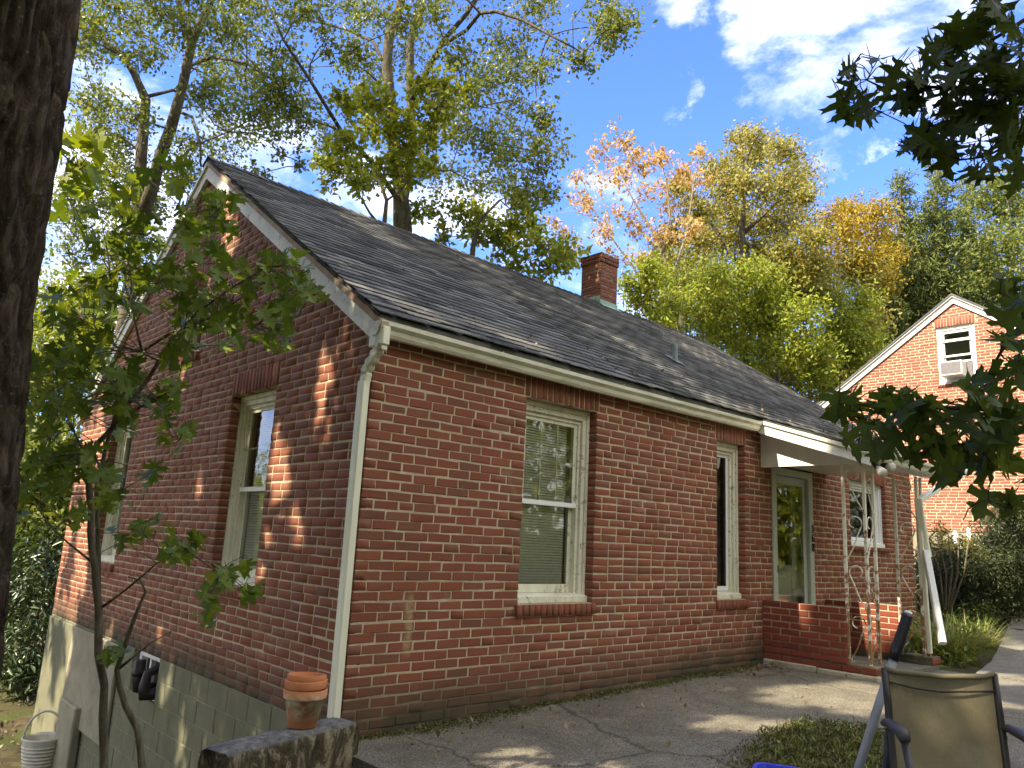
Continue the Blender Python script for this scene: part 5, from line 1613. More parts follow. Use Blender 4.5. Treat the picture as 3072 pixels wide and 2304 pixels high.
# arching grass clumps and weeds by the path
def blades(name, lab, cat, centre, n, L, spread, seed, mat='grass', w=.010, arch=.8, props=None, R0=.15):
    g = np.random.default_rng(seed); V = []; F = []
    c = np.array(centre, float)
    for k in range(n):
        a = g.uniform(0, 2 * math.pi); r0 = R0 * math.sqrt(g.uniform()); o = c + [r0 * math.cos(a), r0 * math.sin(a), 0]
        a += g.normal() * .5; l = L * g.uniform(.5, 1.15); out = spread * g.uniform(.3, 1.1)
        side = np.array([-math.sin(a), math.cos(a), 0]); b = len(V); m_ = 5
        for i in range(m_ + 1):
            t = i / m_; x = out * t ** 1.2 * l
            z = l * (t - arch * t * t * out)
            p = o + [x * math.cos(a), x * math.sin(a), z]
            ww = w * (1 - t ** 2 * .9) * .5
            V += [p - side * ww, p + side * ww]
        for i in range(m_): F.append((b + 2 * i, b + 2 * i + 1, b + 2 * i + 3, b + 2 * i + 2))
    o = link(name, mesh_np(name, np.array(V), np.array(F), [M[mat]]))
    if cat: o['label'] = lab; o['category'] = cat
    for k_, v_ in (props or {}).items(): o[k_] = v_
    return o
cg = onZ(2860, 1975, .17)
blades('grass_clump', 'long arching grass clump spilling over the path by the porch', 'grass clump', (cg[0], cg[1] + .12, .16), 420, .75, .95, 91, w=.016, arch=.62, R0=.28)
cg2 = onZ(2960, 1950, .2)
blades('grass_clump', 'smaller yellowish grass clump farther along the path', 'grass clump', (cg2[0], cg2[1] + .2, .18), 260, .6, .95, 92, w=.014, arch=.62, R0=.25)
wd = []
g = np.random.default_rng(93)
P_ = []
for k in range(2600):
    x = g.uniform(7.6, 14); y = -1.45 + (x - 7.4) * .19 + abs(g.normal()) * .6
    P_.append((x, y, gz(x, y) + abs(g.normal()) * .13))
V, F = leafquads(np.array(P_), .08, .5, .8, -.2, 94)
link('weeds', mesh_np('weeds', V, F, [M['leaf_oak']]), kind='stuff')
# weeds and moss patch in the patio
V = []; F = []
P_ = []
poly = [onZ(u, v, .1)[:2] for u, v in [(2225, 2310), (2290, 2225), (2330, 2185), (2420, 2172), (2540, 2185), (2640, 2200), (2680, 2260), (2660, 2420), (2200, 2420)]]
def inside(p, poly):
    c = False; j = len(poly) - 1
    for i in range(len(poly)):
        if (poly[i][1] > p[1]) != (poly[j][1] > p[1]) and p[0] < (poly[j][0] - poly[i][0]) * (p[1] - poly[i][1]) / (poly[j][1] - poly[i][1] + 1e-9) + poly[i][0]: c = not c
        j = i
    return c
pm = np.array(poly); lo, hi = pm.min(0), pm.max(0)
while len(P_) < 9000:
    p = lo + (hi - lo) * g.uniform(size=2)
    q_ = p + g.normal(size=2) * .09
    if inside(q_, poly): P_.append((p[0], p[1], gz(p[0], p[1]) + .035 * g.uniform() ** 2 + .004 + .02 * math.sin(p[0] * 17) * math.sin(p[1] * 13)))
V, F = leafquads(np.array(P_), .035, .35, .2, -.5, 95)
link('weed_patch', mesh_np('weed_patch', V, F, [M['moss']]), kind='stuff')
P2 = np.array([p for p in P_ if g.uniform() < .14])
V, F = leafquads(P2 + [0, 0, .01], .05, .16, -.3, -1.2, 96)
link('weed_patch_grass', mesh_np('weed_patch_grass', V, F, [M['grass']]), kind='stuff')
# moss and litter along the foot of the wall, dry leaves on the patio
P_ = []
for k in range(5200):
    x = g.uniform(0, 5.2); w_ = (.03 + .10 * abs(math.sin(x * 1.7)) * abs(math.sin(x * .9 + .4)) + .05 * math.exp(-((x - 3.4) / .6) ** 2)); y = -abs(g.normal()) * w_ * .8 - .01
    P_.append((x, y, gz(x, y) + g.uniform(0, .016)))
V, F = leafquads(np.array(P_), .022, .5, .4, -.2, 97)
link('moss_strip', mesh_np('moss_strip', V, F, [M['moss']]), kind='stuff')
P_ = []
for k in range(260):
    x = g.uniform(.1, 6.5); y = -abs(g.normal()) * .55 - .03 if g.uniform() < .75 else -g.uniform(.1, 3)
    P_.append((x, y, gz(x, y) + .008))
for k in range(60):
    x = 5.0 + g.normal() * .2; y = -.12 - abs(g.normal()) * .12; P_.append((x, y, gz(x, y) + .008))
V, F = leafquads(np.array(P_), .05, .5, 4, 0, 98, .1)
link('dry_leaves', mesh_np('dry_leaves', V, F, [M['dry']]), kind='stuff')
P_ = []
for k in range(700):
    x = g.uniform(-3.5, 1.2); y = g.uniform(5.5, 13) if x < -.3 else g.uniform(7.8, 13); P_.append((x, y, gz(x, y) + bumpy(x, y) + .02))
V, F = leafquads(np.array(P_), .09, .6, 3., 0, 103, .12)
link('dry_leaves', mesh_np('dry_leaves', V, F, [M['dry']]), kind='stuff')
P_ = []
for k in range(170):
    x = g.uniform(.1, 9); y = EY + .03 + abs(g.normal()) * .5 if k < 110 else g.uniform(0, 3.6)
    P_.append((x, y, roofz(y) + .018))
V, F = leafquads(np.array(P_), .05, .5, 3., .1, 104, .1)
o_ = link('dry_leaves', mesh_np('dry_leaves', V, F, [M['dry']])); o_['kind'] = 'stuff'
# cables beyond the yard at far left
for k, (va, vb) in enumerate(((1553, 1556), (1585, 1592))):
    a_, b_ = at(-40, va, 22), at(520, vb, 20)
    o = MB().tube([a_, (a_ + b_) / 2 - [0, 0, .04], b_], [.03, .03, .03], 6).build('cable', M['wire'])
    o['label'] = ['upper pale cable strung through the woods at far left', 'lower pale cable strung through the woods at far left'][k]; o['category'] = 'cable'; o['group'] = 'cables in the woods'

# ------------------------------------------------------------------ leaves near the camera
def leaf_outline(kind):
    if kind == 'oak':
        return [(0, 0), (.012, .05), (.12, .09), (.24, .06), (.19, .15), (.075, .20), (.10, .27), (.22, .26), (.31, .30), (.44, .27), (.39, .35), (.42, .42), (.29, .41), (.11, .45), (.13, .53), (.25, .56), (.31, .62), (.41, .65), (.30, .68), (.27, .75), (.18, .70), (.07, .72), (.10, .80), (.19, .88), (.08, .87), (0, 1.0)]
    return [(0, 0), (.06, .02), (.20, -.06), (.33, -.03), (.26, .07), (.15, .12), (.32, .15), (.45, .13), (.60, .24), (.47, .29), (.52, .42), (.34, .38), (.12, .37), (.15, .50), (.28, .55), (.37, .66), (.21, .67), (.17, .79), (.07, .85), (0, 1.0)]
def leaf_mesh(kind, seed, mat):
    r = random.Random(seed); o = leaf_outline(kind); V = []
    curl = r.uniform(-.3, .85); fold = r.uniform(.08, .5); tw = r.uniform(-.45, .45)
    if kind == 'oak': fold *= .8
    def P_(x, y):
        z = fold * abs(x) - curl * y * y * .6 + tw * x * y + .03 * math.sin(9 * y + seed) * abs(x)
        return (x, y, z)
    half = [(x * r.uniform(.9, 1.12), y + r.uniform(-.012, .012) * (0 < y < 1)) for x, y in o]
    n = len(half); F = []
    spine = [(0, 0)] + [(0, k / 6) for k in range(1, 6)] + [(0, 1.0)]
    for s in (1, -1):
        b = len(V); hh = [(x * r.uniform(.93, 1.07), y) for x, y in half[1:-1]]
        loop = [(0, 0)] + hh + [(0, 1.0)] + [(0, k / 6) for k in range(5, 0, -1)]
        V += [P_(s * x, y) for x, y in loop]
        idx = list(range(b, b + len(loop)))
        F.append(tuple(idx if s > 0 else idx[::-1]))
    b = len(V)   # stalk
    V += [(-.010, 0, 0), (.010, 0, 0), (.006, -.26, .02), (-.006, -.26, .02)]
    F.append((b, b + 1, b + 2, b + 3))
    me = mesh_np('leaf', V, F, [mat])
    # exact triangles so that the concave halves fill correctly
    import bmesh
    bm = bmesh.new(); bm.from_mesh(me); bmesh.ops.triangulate(bm, faces=bm.faces, ngon_method='BEAUTY'); bm.to_mesh(me); bm.free()
    return me

def near_branch(root_name, label, limbs, blobs, kind, mat, d, dj, size, seed, bark, top=300, parent=None, twig_r=.004, face=.55, droopy=.5):
    g = np.random.default_rng(seed)
    if parent is None:
        t = thing(root_name, label, 'tree' if 'branch' not in root_name else 'branch', tuple(limbs[0][0][0]))
    else: t = parent
    mb = MB(); skel = []
    for li, tr in enumerate(limbs):
        P2 = []; R2 = []
        for i in range(len(tr) - 1):
            a, ra = tr[i]; b, rb = tr[i + 1]; a = np.array(a, float); b = np.array(b, float)
            k = max(1, int(np.linalg.norm(b - a) / .08))
            for q in range(k):
                s = q / k; P2.append(a * (1 - s) + b * s + g.normal(size=3) * ra * .12); R2.append(ra * (1 - s) + rb * s)
        P2.append(np.array(tr[-1][0], float)); R2.append(tr[-1][1])
        if R2[0] > .012:
            MB().tube(P2, R2, 10).build('stem', M[bark], t, True)
        else: mb.tube(P2, R2, 6)
        skel += list(zip(P2, R2))
    leaves = [leaf_mesh(kind, seed + k, M[mat]) for k in range(6)]
    inst = []
    for (u, v, ru, rv, n) in blobs:
        cc = at(u, v, d + g.uniform(-dj, dj) * .6)
        # a twig from the nearest limb into the blob
        ps = np.array([p for p, r in skel]); rs_ = np.array([r for p, r in skel])
        k = int(np.argmin(np.linalg.norm(ps - cc, axis=1) + (rs_ < .0025) * .15))
        p0 = ps[k]
        if np.linalg.norm(p0 - cc) > .05:
            tw = curve(p0, cc, .08, 5, seed * 7 + int(u), .06)
            r0 = min(rs_[k] * .7, .0045 + .004 * np.linalg.norm(p0 - cc))
            mb.tube(tw, list(np.linspace(r0, .002, len(tw))), 5, cap=False); skel += [(q, .0026) for q in tw[1:]]
        for i in range(int(n * (1.8 if mat == 'leaf_sap' else .95 if mat == 'leaf_bough' else 1))):
            uu = u + ru * g.uniform(-1, 1); vv = v + rv * g.uniform(-1, 1)
            base = at(uu, vv, d + g.uniform(-dj, dj))
            ps = np.array([p for p, r in skel]); dd = np.linalg.norm(ps - base, axis=1); k = int(np.argmin(dd))
            dirv = base - ps[k]; dirv /= np.linalg.norm(dirv) + 1e-6
            ax = dirv * .6 + g.normal(size=3) * .55; ax[2] -= droopy * g.uniform(0, 1.4)
            ax /= np.linalg.norm(ax)
            view = (CAMP - base); view /= np.linalg.norm(view)
            nn = g.normal(size=3) * .75 + np.array([0, 0, 1.]) * .7 + view * face * g.choice([-1, 1])
            nn -= ax * (nn @ ax); nn /= np.linalg.norm(nn)
            s = np.cross(ax, nn); L = size * g.uniform(.68, 1.18)
            start = base - ax * L * .5
            Mx = Matrix(((s[0], ax[0], nn[0], 0), (s[1], ax[1], nn[1], 0), (s[2], ax[2], nn[2], 0), (0, 0, 0, 1)))
            inst.append((leaves[g.integers(6)], Matrix.Translation(start) @ Mx @ Matrix.Diagonal((L, L, L, 1)), L))
            st = start - ax * L * .24
            ps2 = ps[k]
            if np.linalg.norm(st - ps2) > .03:
                mb.tube([ps2, (ps2 + st) / 2 + [0, 0, .01], st], [.0026, .002, .0014], 3, cap=False)
    if mb.V: mb.build('twigs', M[bark], t, True, kind='stuff')
    inst.sort(key=lambda q: -q[2])
    for me, mt, L in inst[:top]: link('leaf', me, t, mt)
    rest = inst[top:]
    if rest:
        V = []; F = []
        for me, mt, L in rest:
            b = len(V)
            for v in me.vertices: V.append(tuple(mt @ v.co))
            for p in me.polygons: F.append(tuple(b + i for i in p.vertices))
        link('leaf_mass', mesh_np('leaf_mass', V, F, [M[mat]]), t, kind='stuff')
    return t

# the sapling with two stems in front of the gable
d = 3.4
gA = at(312, 2304, d); gA = (gA[0], gA[1], gz(gA[0], gA[1]) - .1)
gB = at(430, 2304, d); gB = (gB[0] - .02, gB[1], gz(gB[0], gB[1]) - .1)
sapl = [[(gA, .034), (at(312, 2304, d), 0.018), (at(309, 2149, d), 0.018), (at(314, 2055, d), 0.017), (at(297, 1960, d), 0.017), (at(296, 1821, d), 0.017), (at(283, 1700, d), 0.015), (at(274, 1590, d), 0.015), (at(270, 1480, d), 0.014), (at(266, 1390, d), 0.013), (at(290, 1335, d), 0.012), (at(333, 1290, d), 0.011), (at(380, 1219, d), 0.009), (at(443, 1139, d), 0.009), (at(519, 1010, d), 0.007), (at(600, 930, d - .1), 0.005), (at(700, 860, d - .2), 0.004), (at(800, 800, d - .3), 0.003)],
        [(at(296, 1780, d), 0.011), (at(294, 1600, d + .08), 0.010), (at(291, 1464, d + .1), 0.010), (at(320, 1337, d + .1), 0.009), (at(367, 1169, d + .1), 0.008), (at(392, 1084, d + .1), 0.007), (at(426, 1055, d + .1), 0.007), (at(510, 1000, d), 0.006), (at(640, 950, d), 0.005), (at(790, 850, d), 0.003)],
        [(gB, .030), (at(426, 2300, d), 0.015), (at(413, 2185, d), 0.014), (at(376, 2118, d), 0.013), (at(359, 2066, d), 0.013), (at(353, 2009, d), 0.011), (at(390, 1889, d), 0.009), (at(437, 1775, d), 0.006), (at(420, 1740, d), 0.004), (at(385, 1730, d), 0.003)],
        [(at(353, 2009, d), 0.007), (at(395, 1975, d), 0.005), (at(450, 1930, d), 0.003), (at(520, 1890, d), 0.002)],
        [(at(309, 1820, d), 0.007), (at(350, 1790, d), 0.005), (at(400, 1750, d), 0.005), (at(470, 1690, d - .1), 0.003), (at(560, 1650, d - .2), 0.003), (at(660, 1720, d - .25), 0.002)],
        [(at(292, 1700, d), 0.006), (at(230, 1650, d), 0.005), (at(160, 1590, d + .1), 0.003), (at(80, 1480, d + .2), 0.002)],
        [(at(268, 1420, d), 0.007), (at(240, 1330, d), 0.005), (at(200, 1250, d + .1), 0.003), (at(140, 1180, d + .2), 0.002)],
        [(at(426, 1055, d), 0.006), (at(400, 950, d), 0.005), (at(390, 830, d), 0.004), (at(370, 700, d), 0.003)],
        [(at(519, 1010, d), 0.005), (at(545, 880, d), 0.005), (at(560, 720, d), 0.003), (at(600, 620, d - .1), 0.002)],
        [(at(430, 1060, d), 0.005), (at(470, 1080, d), 0.004), (at(530, 1060, d - .1), 0.003)],
        [(at(340, 1280, d), 0.005), (at(380, 1240, d), 0.004), (at(470, 1200, d - .1), 0.003)]]
blobs = [(560, 640, 34, 60, 6), (660, 620, 46, 50, 9), (640, 720, 80, 60, 16), (800, 810, 130, 60, 22), (900, 880, 80, 50, 10), (650, 900, 120, 80, 24), (480, 850, 100, 90, 20), (330, 820, 110, 100, 22), (760, 980, 110, 60, 14), (850, 1010, 40, 40, 5),
         (560, 1050, 90, 45, 7), (250, 960, 110, 100, 22), (170, 1130, 80, 100, 20), (310, 1150, 110, 90, 20), (400, 1240, 110, 60, 13), (150, 1310, 80, 90, 18), (290, 1380, 70, 60, 8), (470, 1190, 70, 45, 6), (540, 1320, 45, 40, 4),
         (120, 1470, 70, 80, 10), (370, 1470, 90, 50, 8), (280, 1560, 70, 50, 6), (560, 1650, 90, 45, 10), (430, 1600, 70, 45, 6), (680, 1730, 70, 35, 8), (640, 1800, 40, 40, 3), (750, 1780, 40, 25, 3), (350, 600, 120, 70, 12),
         (220, 640, 60, 90, 9), (430, 700, 90, 50, 10), (520, 530, 40, 50, 4), (560, 960, 60, 60, 8), (620, 1840, 30, 40, 2), (350, 1960, 30, 20, 3)]
near_branch('young_oak', 'young two-stemmed oak with broad dark leaves in front of the gable', sapl, blobs, 'maple', 'leaf_sap', d, .34, .088, 200, 'bark_young', 300)
# a spray of lime leaves lit by the sun beside the great trunk
near_branch('oak_branch', 'small spray of sunlit lime leaves beside the great trunk', [[(at(60, 380, 3.2), .007), (at(150, 430, 3.2), .005), (at(230, 500, 3.2), .003)]],
            [(215, 430, 50, 40, 6), (230, 530, 50, 50, 7), (300, 440, 30, 30, 3), (390, 605, 20, 14, 1)], 'maple', 'leaf_sun', 3.2, .1, .12, 230, 'bark_young')
# red oak boughs hanging in from the right
d = 2.65
lim = [[(at(3300, 220, d), .022), (at(3120, 262, d), .014), (at(2980, 275, d), .010), (at(2860, 262, d), .007), (at(2740, 262, d), .005), (at(2650, 264, d), .004), (at(2600, 240, d), .0025)],
       [(at(3300, 60, d + .1), .014), (at(3072, 60, d + .1), .008), (at(2960, 130, d + .1), .005)],
       [(at(3110, 300, d), .009), (at(3050, 420, d - .05), .006), (at(2960, 470, d - .1), .004), (at(2880, 480, d - .1), .003)],
       [(at(2900, 268, d), .006), (at(2840, 360, d), .004), (at(2780, 440, d), .003)]]
bl = [(2640, 165, 14, 14, 1), (2555, 205, 16, 10, 2), (2530, 300, 24, 30, 3), (2610, 320, 26, 30, 4), (2690, 225, 20, 16, 2), (2690, 300, 30, 30, 5), (2770, 270, 40, 50, 9), (2820, 170, 30, 40, 5), (2870, 110, 30, 30, 4), (2930, 60, 30, 30, 4), (2960, 30, 40, 30, 4),
      (2880, 230, 50, 50, 11), (2980, 180, 60, 50, 11), (3040, 90, 30, 50, 6), (2890, 340, 60, 50, 11), (2990, 320, 60, 60, 12), (3060, 260, 30, 60, 8), (2780, 390, 40, 40, 7), (2740, 450, 26, 40, 4), (2830, 460, 30, 20, 3), (2960, 460, 40, 30, 4), (3030, 430, 40, 40, 5), (2930, 520, 24, 20, 2), (3060, 520, 30, 30, 4)]
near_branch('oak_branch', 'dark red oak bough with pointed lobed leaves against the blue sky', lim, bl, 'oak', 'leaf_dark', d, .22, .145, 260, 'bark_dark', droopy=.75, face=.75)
d = 2.6
lim = [[(at(3350, 1180, d), .020), (at(3120, 1210, d), .012), (at(2960, 1225, d), .009), (at(2820, 1225, d), .007), (at(2700, 1215, d), .005), (at(2600, 1215, d), .004), (at(2520, 1210, d), .0025)],
       [(at(3200, 880, d), .012), (at(3072, 960, d), .008), (at(3000, 1060, d), .005), (at(2960, 1130, d), .004)],
       [(at(3080, 1210, d), .008), (at(2960, 1320, d), .006), (at(2830, 1400, d), .004)],
       [(at(3200, 1480, d), .007), (at(3060, 1500, d), .005), (at(2950, 1500, d), .003)]]
bl = [(2490, 1235, 20, 20, 3), (2550, 1210, 24, 20, 3), (2600, 1275, 30, 24, 4), (2650, 1215, 34, 24, 5), (2720, 1195, 34, 20, 4), (2570, 1350, 18, 26, 2), (2650, 1330, 40, 40, 7), (2740, 1270, 40, 40, 8), (2820, 1230, 40, 30, 7), (2770, 1370, 50, 40, 8),
      (2860, 1330, 50, 50, 10), (2930, 1240, 40, 40, 8), (2950, 1360, 50, 50, 11), (3020, 1270, 40, 50, 9), (3040, 1380, 40, 60, 10), (2880, 1430, 40, 20, 4), (2980, 1150, 40, 36, 6), (3050, 1110, 30, 50, 7), (3020, 1010, 30, 30, 4), (3060, 920, 24, 40, 5), (3000, 880, 20, 20, 2), (3050, 840, 20, 24, 3),
      (2960, 1500, 24, 24, 2), (3040, 1530, 30, 30, 4), (2890, 1560, 14, 20, 1), (3040, 1600, 20, 20, 1), (2920, 1175, 30, 14, 3)]
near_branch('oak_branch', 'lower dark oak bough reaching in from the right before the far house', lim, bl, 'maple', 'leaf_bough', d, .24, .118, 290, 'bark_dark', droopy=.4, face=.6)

# ------------------------------------------------------------------ the great trunk at the left, its crown overhead
def great_oak():
    dd = 2.75
    pts = [at(u, v, dd) for u, v in [(10 - 10, 1960), (62, 1300), (88, 900), (150, 560), (178, 380), (230, 0), (262, -300)]]
    ctr = []
    right = RM @ np.array([1, 0, 0.])
    for i, p in enumerate(pts):
        r = .30 - .012 * i
        ctr.append((p - right * (r + .045), r))
    b = ctr[0][0]; gp = np.array([b[0] - .02, b[1], gz(b[0], b[1]) - .1])
    prof = [(gp, .36), (gp + [0, 0, .35], .31)] + ctr
    for k in range(1, 7):
        q = ctr[-1][0] + (ctr[-1][0] - ctr[-2][0]) / np.linalg.norm(ctr[-1][0] - ctr[-2][0]) * k * .9
        prof.append((q + [-.12 * k, 0, 0], .22 - .02 * k))
    t = thing('great_oak', 'great dark furrowed oak trunk at the left edge of the picture', 'tree', tuple(gp))
    P_ = []; Rr = []
    for i in range(len(prof) - 1):
        a, ra = prof[i]; b, rb = prof[i + 1]; k = max(2, int(np.linalg.norm(np.array(b) - a) / .012))
        for q in range(k): s = q / k; P_.append(np.array(a) * (1 - s) + np.array(b) * s); Rr.append(ra * (1 - s) + rb * s)
    P_ = np.array(P_); Rr = np.array(Rr); n = 160
    from mathutils import noise as mn
    th = np.linspace(0, 2 * math.pi, n, endpoint=False); V = np.zeros((len(P_), n, 3))
    for i in range(len(P_)):
        z = P_[i][2]
        for k in range(n):
            c_, s_ = math.cos(th[k]), math.sin(th[k])
            w = mn.noise(Vector((c_ * 1.7, s_ * 1.7, z * 1.3))) * 1.3
            a = mn.noise(Vector((c_ * 7 + w, s_ * 7, z * 4.2)))
            f = 1 - min(1, abs(a) * 4.2)                      # narrow furrows
            a2 = mn.noise(Vector((c_ * 19, s_ * 19, z * 9)))
            rr = Rr[i] * (1 + .05 * w) + .010 - .036 * f + .009 * a2
            V[i, k] = P_[i] + [rr * c_, rr * s_, 0]
    idx = np.arange(len(P_) * n).reshape(len(P_), n)
    F = np.stack([idx[:-1], np.roll(idx[:-1], -1, 1), np.roll(idx[1:], -1, 1), idx[1:]], -1).reshape(-1, 4)
    link('trunk', mesh_np('trunk', V.reshape(-1, 3), F, [M['bark_dark']], True), t)
    # crown: clumps of leaves out of the picture to the left and overhead; gaps carved along sun rays to set the sun patches
    g = np.random.default_rng(404)
    gaps = []
    def gap(p, r, dens=0.): gaps.append((np.array(p, float), r, dens))
    def onroof(u, v):
        d_ = ray(u, v); t_ = (2.86 + SL * (CAMP[1] + .2) - CAMP[2]) / (d_[2] - SL * d_[1]); return CAMP + t_ * d_
    gap(onX(2360, 1378, 5.36), .42); gap(onX(2420, 1388, 5.36), .30)
    gap(onX(2390, 1830, 5.36), .10); gap(onX(2560, 1870, 6.9), .16)
    for u, v, r in [(2430, 2078, .26), (2520, 2085, .30), (2600, 2075, .24), (2340, 2105, .12), (2230, 2165, .17), (2180, 2160, .12), (2360, 2170, .12), (1490, 2245, .09), (1550, 2215, .07), (1830, 2290, .08), (2590, 2130, .16), (2640, 2105, .2), (3000, 2050, .3), (2950, 2120, .25), (3050, 1980, .3)]:
        gap(onZ(u, v, .12), r)
    for u, v, r in [(985, 1160, .09), (965, 1215, .08), (838, 1340, .07), (830, 1400, .08), (845, 1450, .07), (828, 1500, .05), (790, 1700, .05), (680, 590, .12), (685, 640, .12), (690, 700, .1), (545, 1130, .07), (720, 1250, .06), (600, 1450, .06), (505, 2060, .05), (600, 1500, .04), (480, 1900, .04), (900, 1560, .05), (540, 2230, .06), (330, 1900, .08), (560, 650, .1), (420, 870, .1)]:
        gap(onX(u, v, 0), r)
    for u, v, r in [(1000, 600, .10), (1050, 630, .10), (1110, 680, .12), (1160, 720, .10), (1180, 900, .06), (1250, 935, .08), (1300, 960, .06), (1100, 660, .08), (1050, 590, .08), (1350, 740, .08), (1420, 780, .07), (1500, 1000, .07), (1600, 1040, .08), (1850, 1010, .08), (1900, 1040, .08), (2020, 1120, .08), (2300, 1250, .12), (2090, 1050, .2), (2150, 1090, .2), (1700, 900, .07), (1960, 1080, .06), (2450, 1300, .1), (2000, 990, .15), (1560, 880, .06)]:
        gap(onroof(u, v), r + .06)
    for u, v, r in [(2420, 1318, .05)]: gap(onX(u, v, 5.16), r)
    for q_ in range(46): gap((0, g.uniform(6.35, 7.7), g.uniform(-1.6, 2.8)), g.uniform(.03, .13))
    for q_ in range(40): gap((g.uniform(-2.5, .5), g.uniform(6, 11), -1.5), g.uniform(.06, .3))
    gap(cg + [0, .1, .35], .35); gap(cg2 + [0, .2, .3], .35)
    for u_, v_ in ((2850, 1700), (2950, 1660), (3040, 1620), (2900, 1760), (3020, 1720)): gap(at(u_, v_, 12.6), .30, .1)
    gap(at(250, 490, 3.2), .25); gap((0, 7.0, 2.6), .35, .4); gap((CX0, 3.9, 6.0), .25, .4)
    gap(at(2800, 2060, 3.42), .12, .3)
    Q = []; lim_ = MB()
    trunk_top = P_[-1]
    k = 0
    while k < 600:
        c = np.array([g.uniform(-11.5, -4.6), g.uniform(-9.0, 8.2), g.uniform(3.2, 17.2)])
        u, v, dep = px(c)
        if dep > 0 and -700 < u < 3600 and v > -700: continue
        k += 1
        r = g.uniform(.8, 1.6)
        n_ = int(g.uniform(190, 330))
        q = g.normal(size=(n_, 3)) * r * .55 + c
        Q.append(q)
        a_ = trunk_top if c[2] > 6 else P_[int(len(P_) * .8)]
        lp = curve(a_, c, .05, 6, k, .05)
        if k % 6 == 0:
            X_ = np.vstack([np.array(lp[:-1]) * (1 - q_) + np.array(lp[1:]) * q_ for q_ in (0, .33, .66)])
            okl = all((np.linalg.norm((X_ - p_) - np.outer((X_ - p_) @ SUN_DIR, SUN_DIR), axis=1) > r_ + .08).all() for p_, r_, _ in gaps)
            if okl: lim_.tube(lp, list(np.linspace(.07, .012, 7)), 5, cap=False)
    Q = np.vstack(Q)
    u, v, dep = px(Q)
    bad = (dep > 0) & (u > -250) & (u < 3330) & (v > -260) & (v < 2600)
    Q = Q[~bad]
    keep = np.ones(len(Q), bool)
    for p, r, dens in gaps:
        w = Q - p; w = w - np.outer(w @ SUN_DIR, SUN_DIR)
        dd_ = np.linalg.norm(w, axis=1)
        keep &= ~((dd_ < r + .14) & (g.uniform(size=len(Q)) > dens))
    Q = Q[keep]
    V, F = leafquads(Q, .23, .62, .4, .3, 405)
    link('crown', mesh_np('crown', V, F, [M['leaf_oak']]), t, kind='stuff')
    # limbs must not cross the gaps
    lim_.build('limbs', M['bark_dark'], t, True, kind='stuff')
great_oak()

# ------------------------------------------------------------------ sky with clouds
tc = wn.new('ShaderNodeTexCoord')
def wmath(op, a, b=0.0, c=None):
    m_ = wn.new('ShaderNodeMath'); m_.operation = op
    for i, v_ in enumerate((a, b, c)):
        if v_ is None: continue
        if hasattr(v_, 'links'): wl.new(v_, m_.inputs[i])
        else: m_.inputs[i].default_value = v_
    return m_.outputs[0]
cn = wn.new('ShaderNodeTexNoise'); cn.inputs['Scale'].default_value = 5.0; cn.inputs['Detail'].default_value = 8; cn.inputs['Roughness'].default_value = .62; cn.inputs['Distortion'].default_value = .35
mp = wn.new('ShaderNodeMapping'); mp.inputs['Scale'].default_value = (1, 1, 1.9)
wl.new(tc.outputs['Generated'], mp.inputs[0]); wl.new(mp.outputs[0], cn.inputs['Vector'])
wv = wn.new('ShaderNodeTexNoise'); wv.inputs['Scale'].default_value = 9; wv.inputs['Detail'].default_value = 6; wv.inputs['Roughness'].default_value = .6
wl.new(tc.outputs['Generated'], wv.inputs['Vector'])
wsub = wn.new('ShaderNodeVectorMath'); wsub.operation = 'SUBTRACT'; wsub.inputs[1].default_value = (.5, .5, .5); wl.new(wv.outputs['Color'], wsub.inputs[0])
wsc = wn.new('ShaderNodeVectorMath'); wsc.operation = 'SCALE'; wsc.inputs['Scale'].default_value = .20; wl.new(wsub.outputs[0], wsc.inputs[0])
wad = wn.new('ShaderNodeVectorMath'); wad.operation = 'ADD'; wl.new(tc.outputs['Generated'], wad.inputs[0]); wl.new(wsc.outputs[0], wad.inputs[1])
wnm = wn.new('ShaderNodeVectorMath'); wnm.operation = 'NORMALIZE'; wl.new(wad.outputs[0], wnm.inputs[0])
tot = None
def blob(u, v, rad, amp):
    """a cloud bank in one direction of the sky"""
    global tot
    d_ = ray(u, v); d_ = d_ / np.linalg.norm(d_)
    dp = wn.new('ShaderNodeVectorMath'); dp.operation = 'DOT_PRODUCT'; dp.inputs[1].default_value = tuple(d_)
    wl.new(wnm.outputs[0], dp.inputs[0])
    mr_ = wn.new('ShaderNodeMapRange'); mr_.interpolation_type = 'SMOOTHSTEP'
    mr_.inputs[1].default_value = math.cos(rad); mr_.inputs[2].default_value = 1.0; mr_.inputs[4].default_value = amp
    wl.new(dp.outputs['Value'], mr_.inputs[0])
    tot = mr_.outputs[0] if tot is None else wmath('MAXIMUM', tot, mr_.outputs[0])
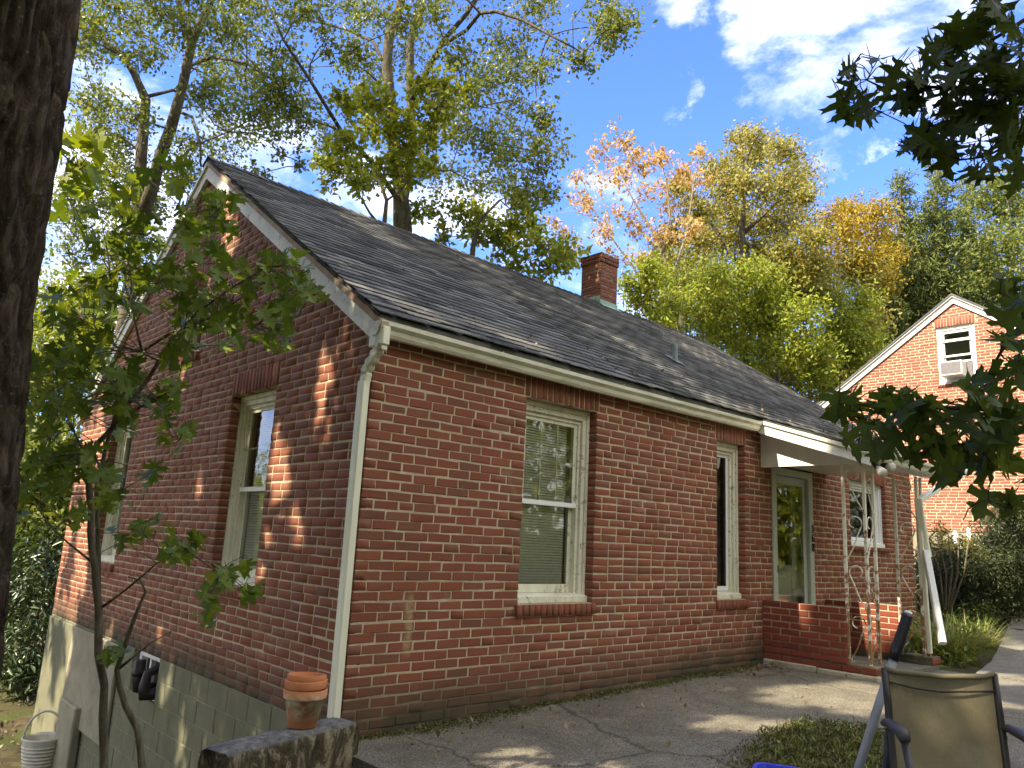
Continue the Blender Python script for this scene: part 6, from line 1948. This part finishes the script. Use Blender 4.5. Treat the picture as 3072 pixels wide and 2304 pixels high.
for u, v, r, a in [(2330, 170, .10, .38), (2500, 110, .15, .46), (2750, 60, .14, .42), (2060, 10, .06, .28), (2060, 325, .04, .36), (2470, 490, .05, .30), (2600, 440, .03, .28), (3000, 380, .1, .32), (220, 220, .12, .36), (420, 620, .22, .36), (700, 560, .2, .34), (1100, 720, .2, .34), (1300, 780, .2, .32), (80, 760, .25, .36), (760, 300, .1, .26), (1850, 780, .16, .30), (2300, 900, .2, .28)]:
    blob(u, v, r, a)
# unseen sky: heavier cloud than in view, added to brighten the shade
cn2 = wn.new('ShaderNodeTexNoise'); cn2.inputs['Scale'].default_value = 1.6; cn2.inputs['Detail'].default_value = 3
wl.new(tc.outputs['Generated'], cn2.inputs['Vector'])
fw_ = ray(1536, 900); fw_ = fw_ / np.linalg.norm(fw_)
dpf = wn.new('ShaderNodeVectorMath'); dpf.operation = 'DOT_PRODUCT'; dpf.inputs[1].default_value = tuple(fw_); wl.new(tc.outputs['Generated'], dpf.inputs[0])
away = wn.new('ShaderNodeMapRange'); away.inputs[1].default_value = .62; away.inputs[2].default_value = .45; away.inputs[4].default_value = 1.15; wl.new(dpf.outputs['Value'], away.inputs[0])
wide = wmath('MULTIPLY', away.outputs[0], cn2.outputs['Fac'])
tot = wmath('MAXIMUM', tot, wide)
dens = wmath('ADD', wmath('MULTIPLY', wmath('SUBTRACT', cn.outputs['Fac'], .5), 2.4), wmath('MULTIPLY', tot, 1.9))
cr = wn.new('ShaderNodeMapRange'); cr.interpolation_type = 'SMOOTHSTEP'; cr.inputs[1].default_value = .38; cr.inputs[2].default_value = 1.25; wl.new(dens, cr.inputs[0])
mixc = wn.new('ShaderNodeMix'); mixc.data_type = 'RGBA'
wl.new(cr.outputs[0], mixc.inputs[0])
tint = wn.new('ShaderNodeMix'); tint.data_type = 'RGBA'; tint.blend_type = 'MULTIPLY'; tint.inputs[0].default_value = 1.0
wl.new(w_sky.outputs[0], tint.inputs[6]); tint.inputs[7].default_value = (.21, .35, .78, 1)
wl.new(tint.outputs[2], mixc.inputs[6]); mixc.inputs[7].default_value = (3.2, 3.45, 3.9, 1)
wl.new(mixc.outputs[2], w_bg.inputs['Color'])

for o in bpy.data.objects:
    if '_base' in o: del o['_base']
for me in bpy.data.meshes:
    for k in ('_co', '_fs', 'L', 'H'):
        if k in me: del me[k]
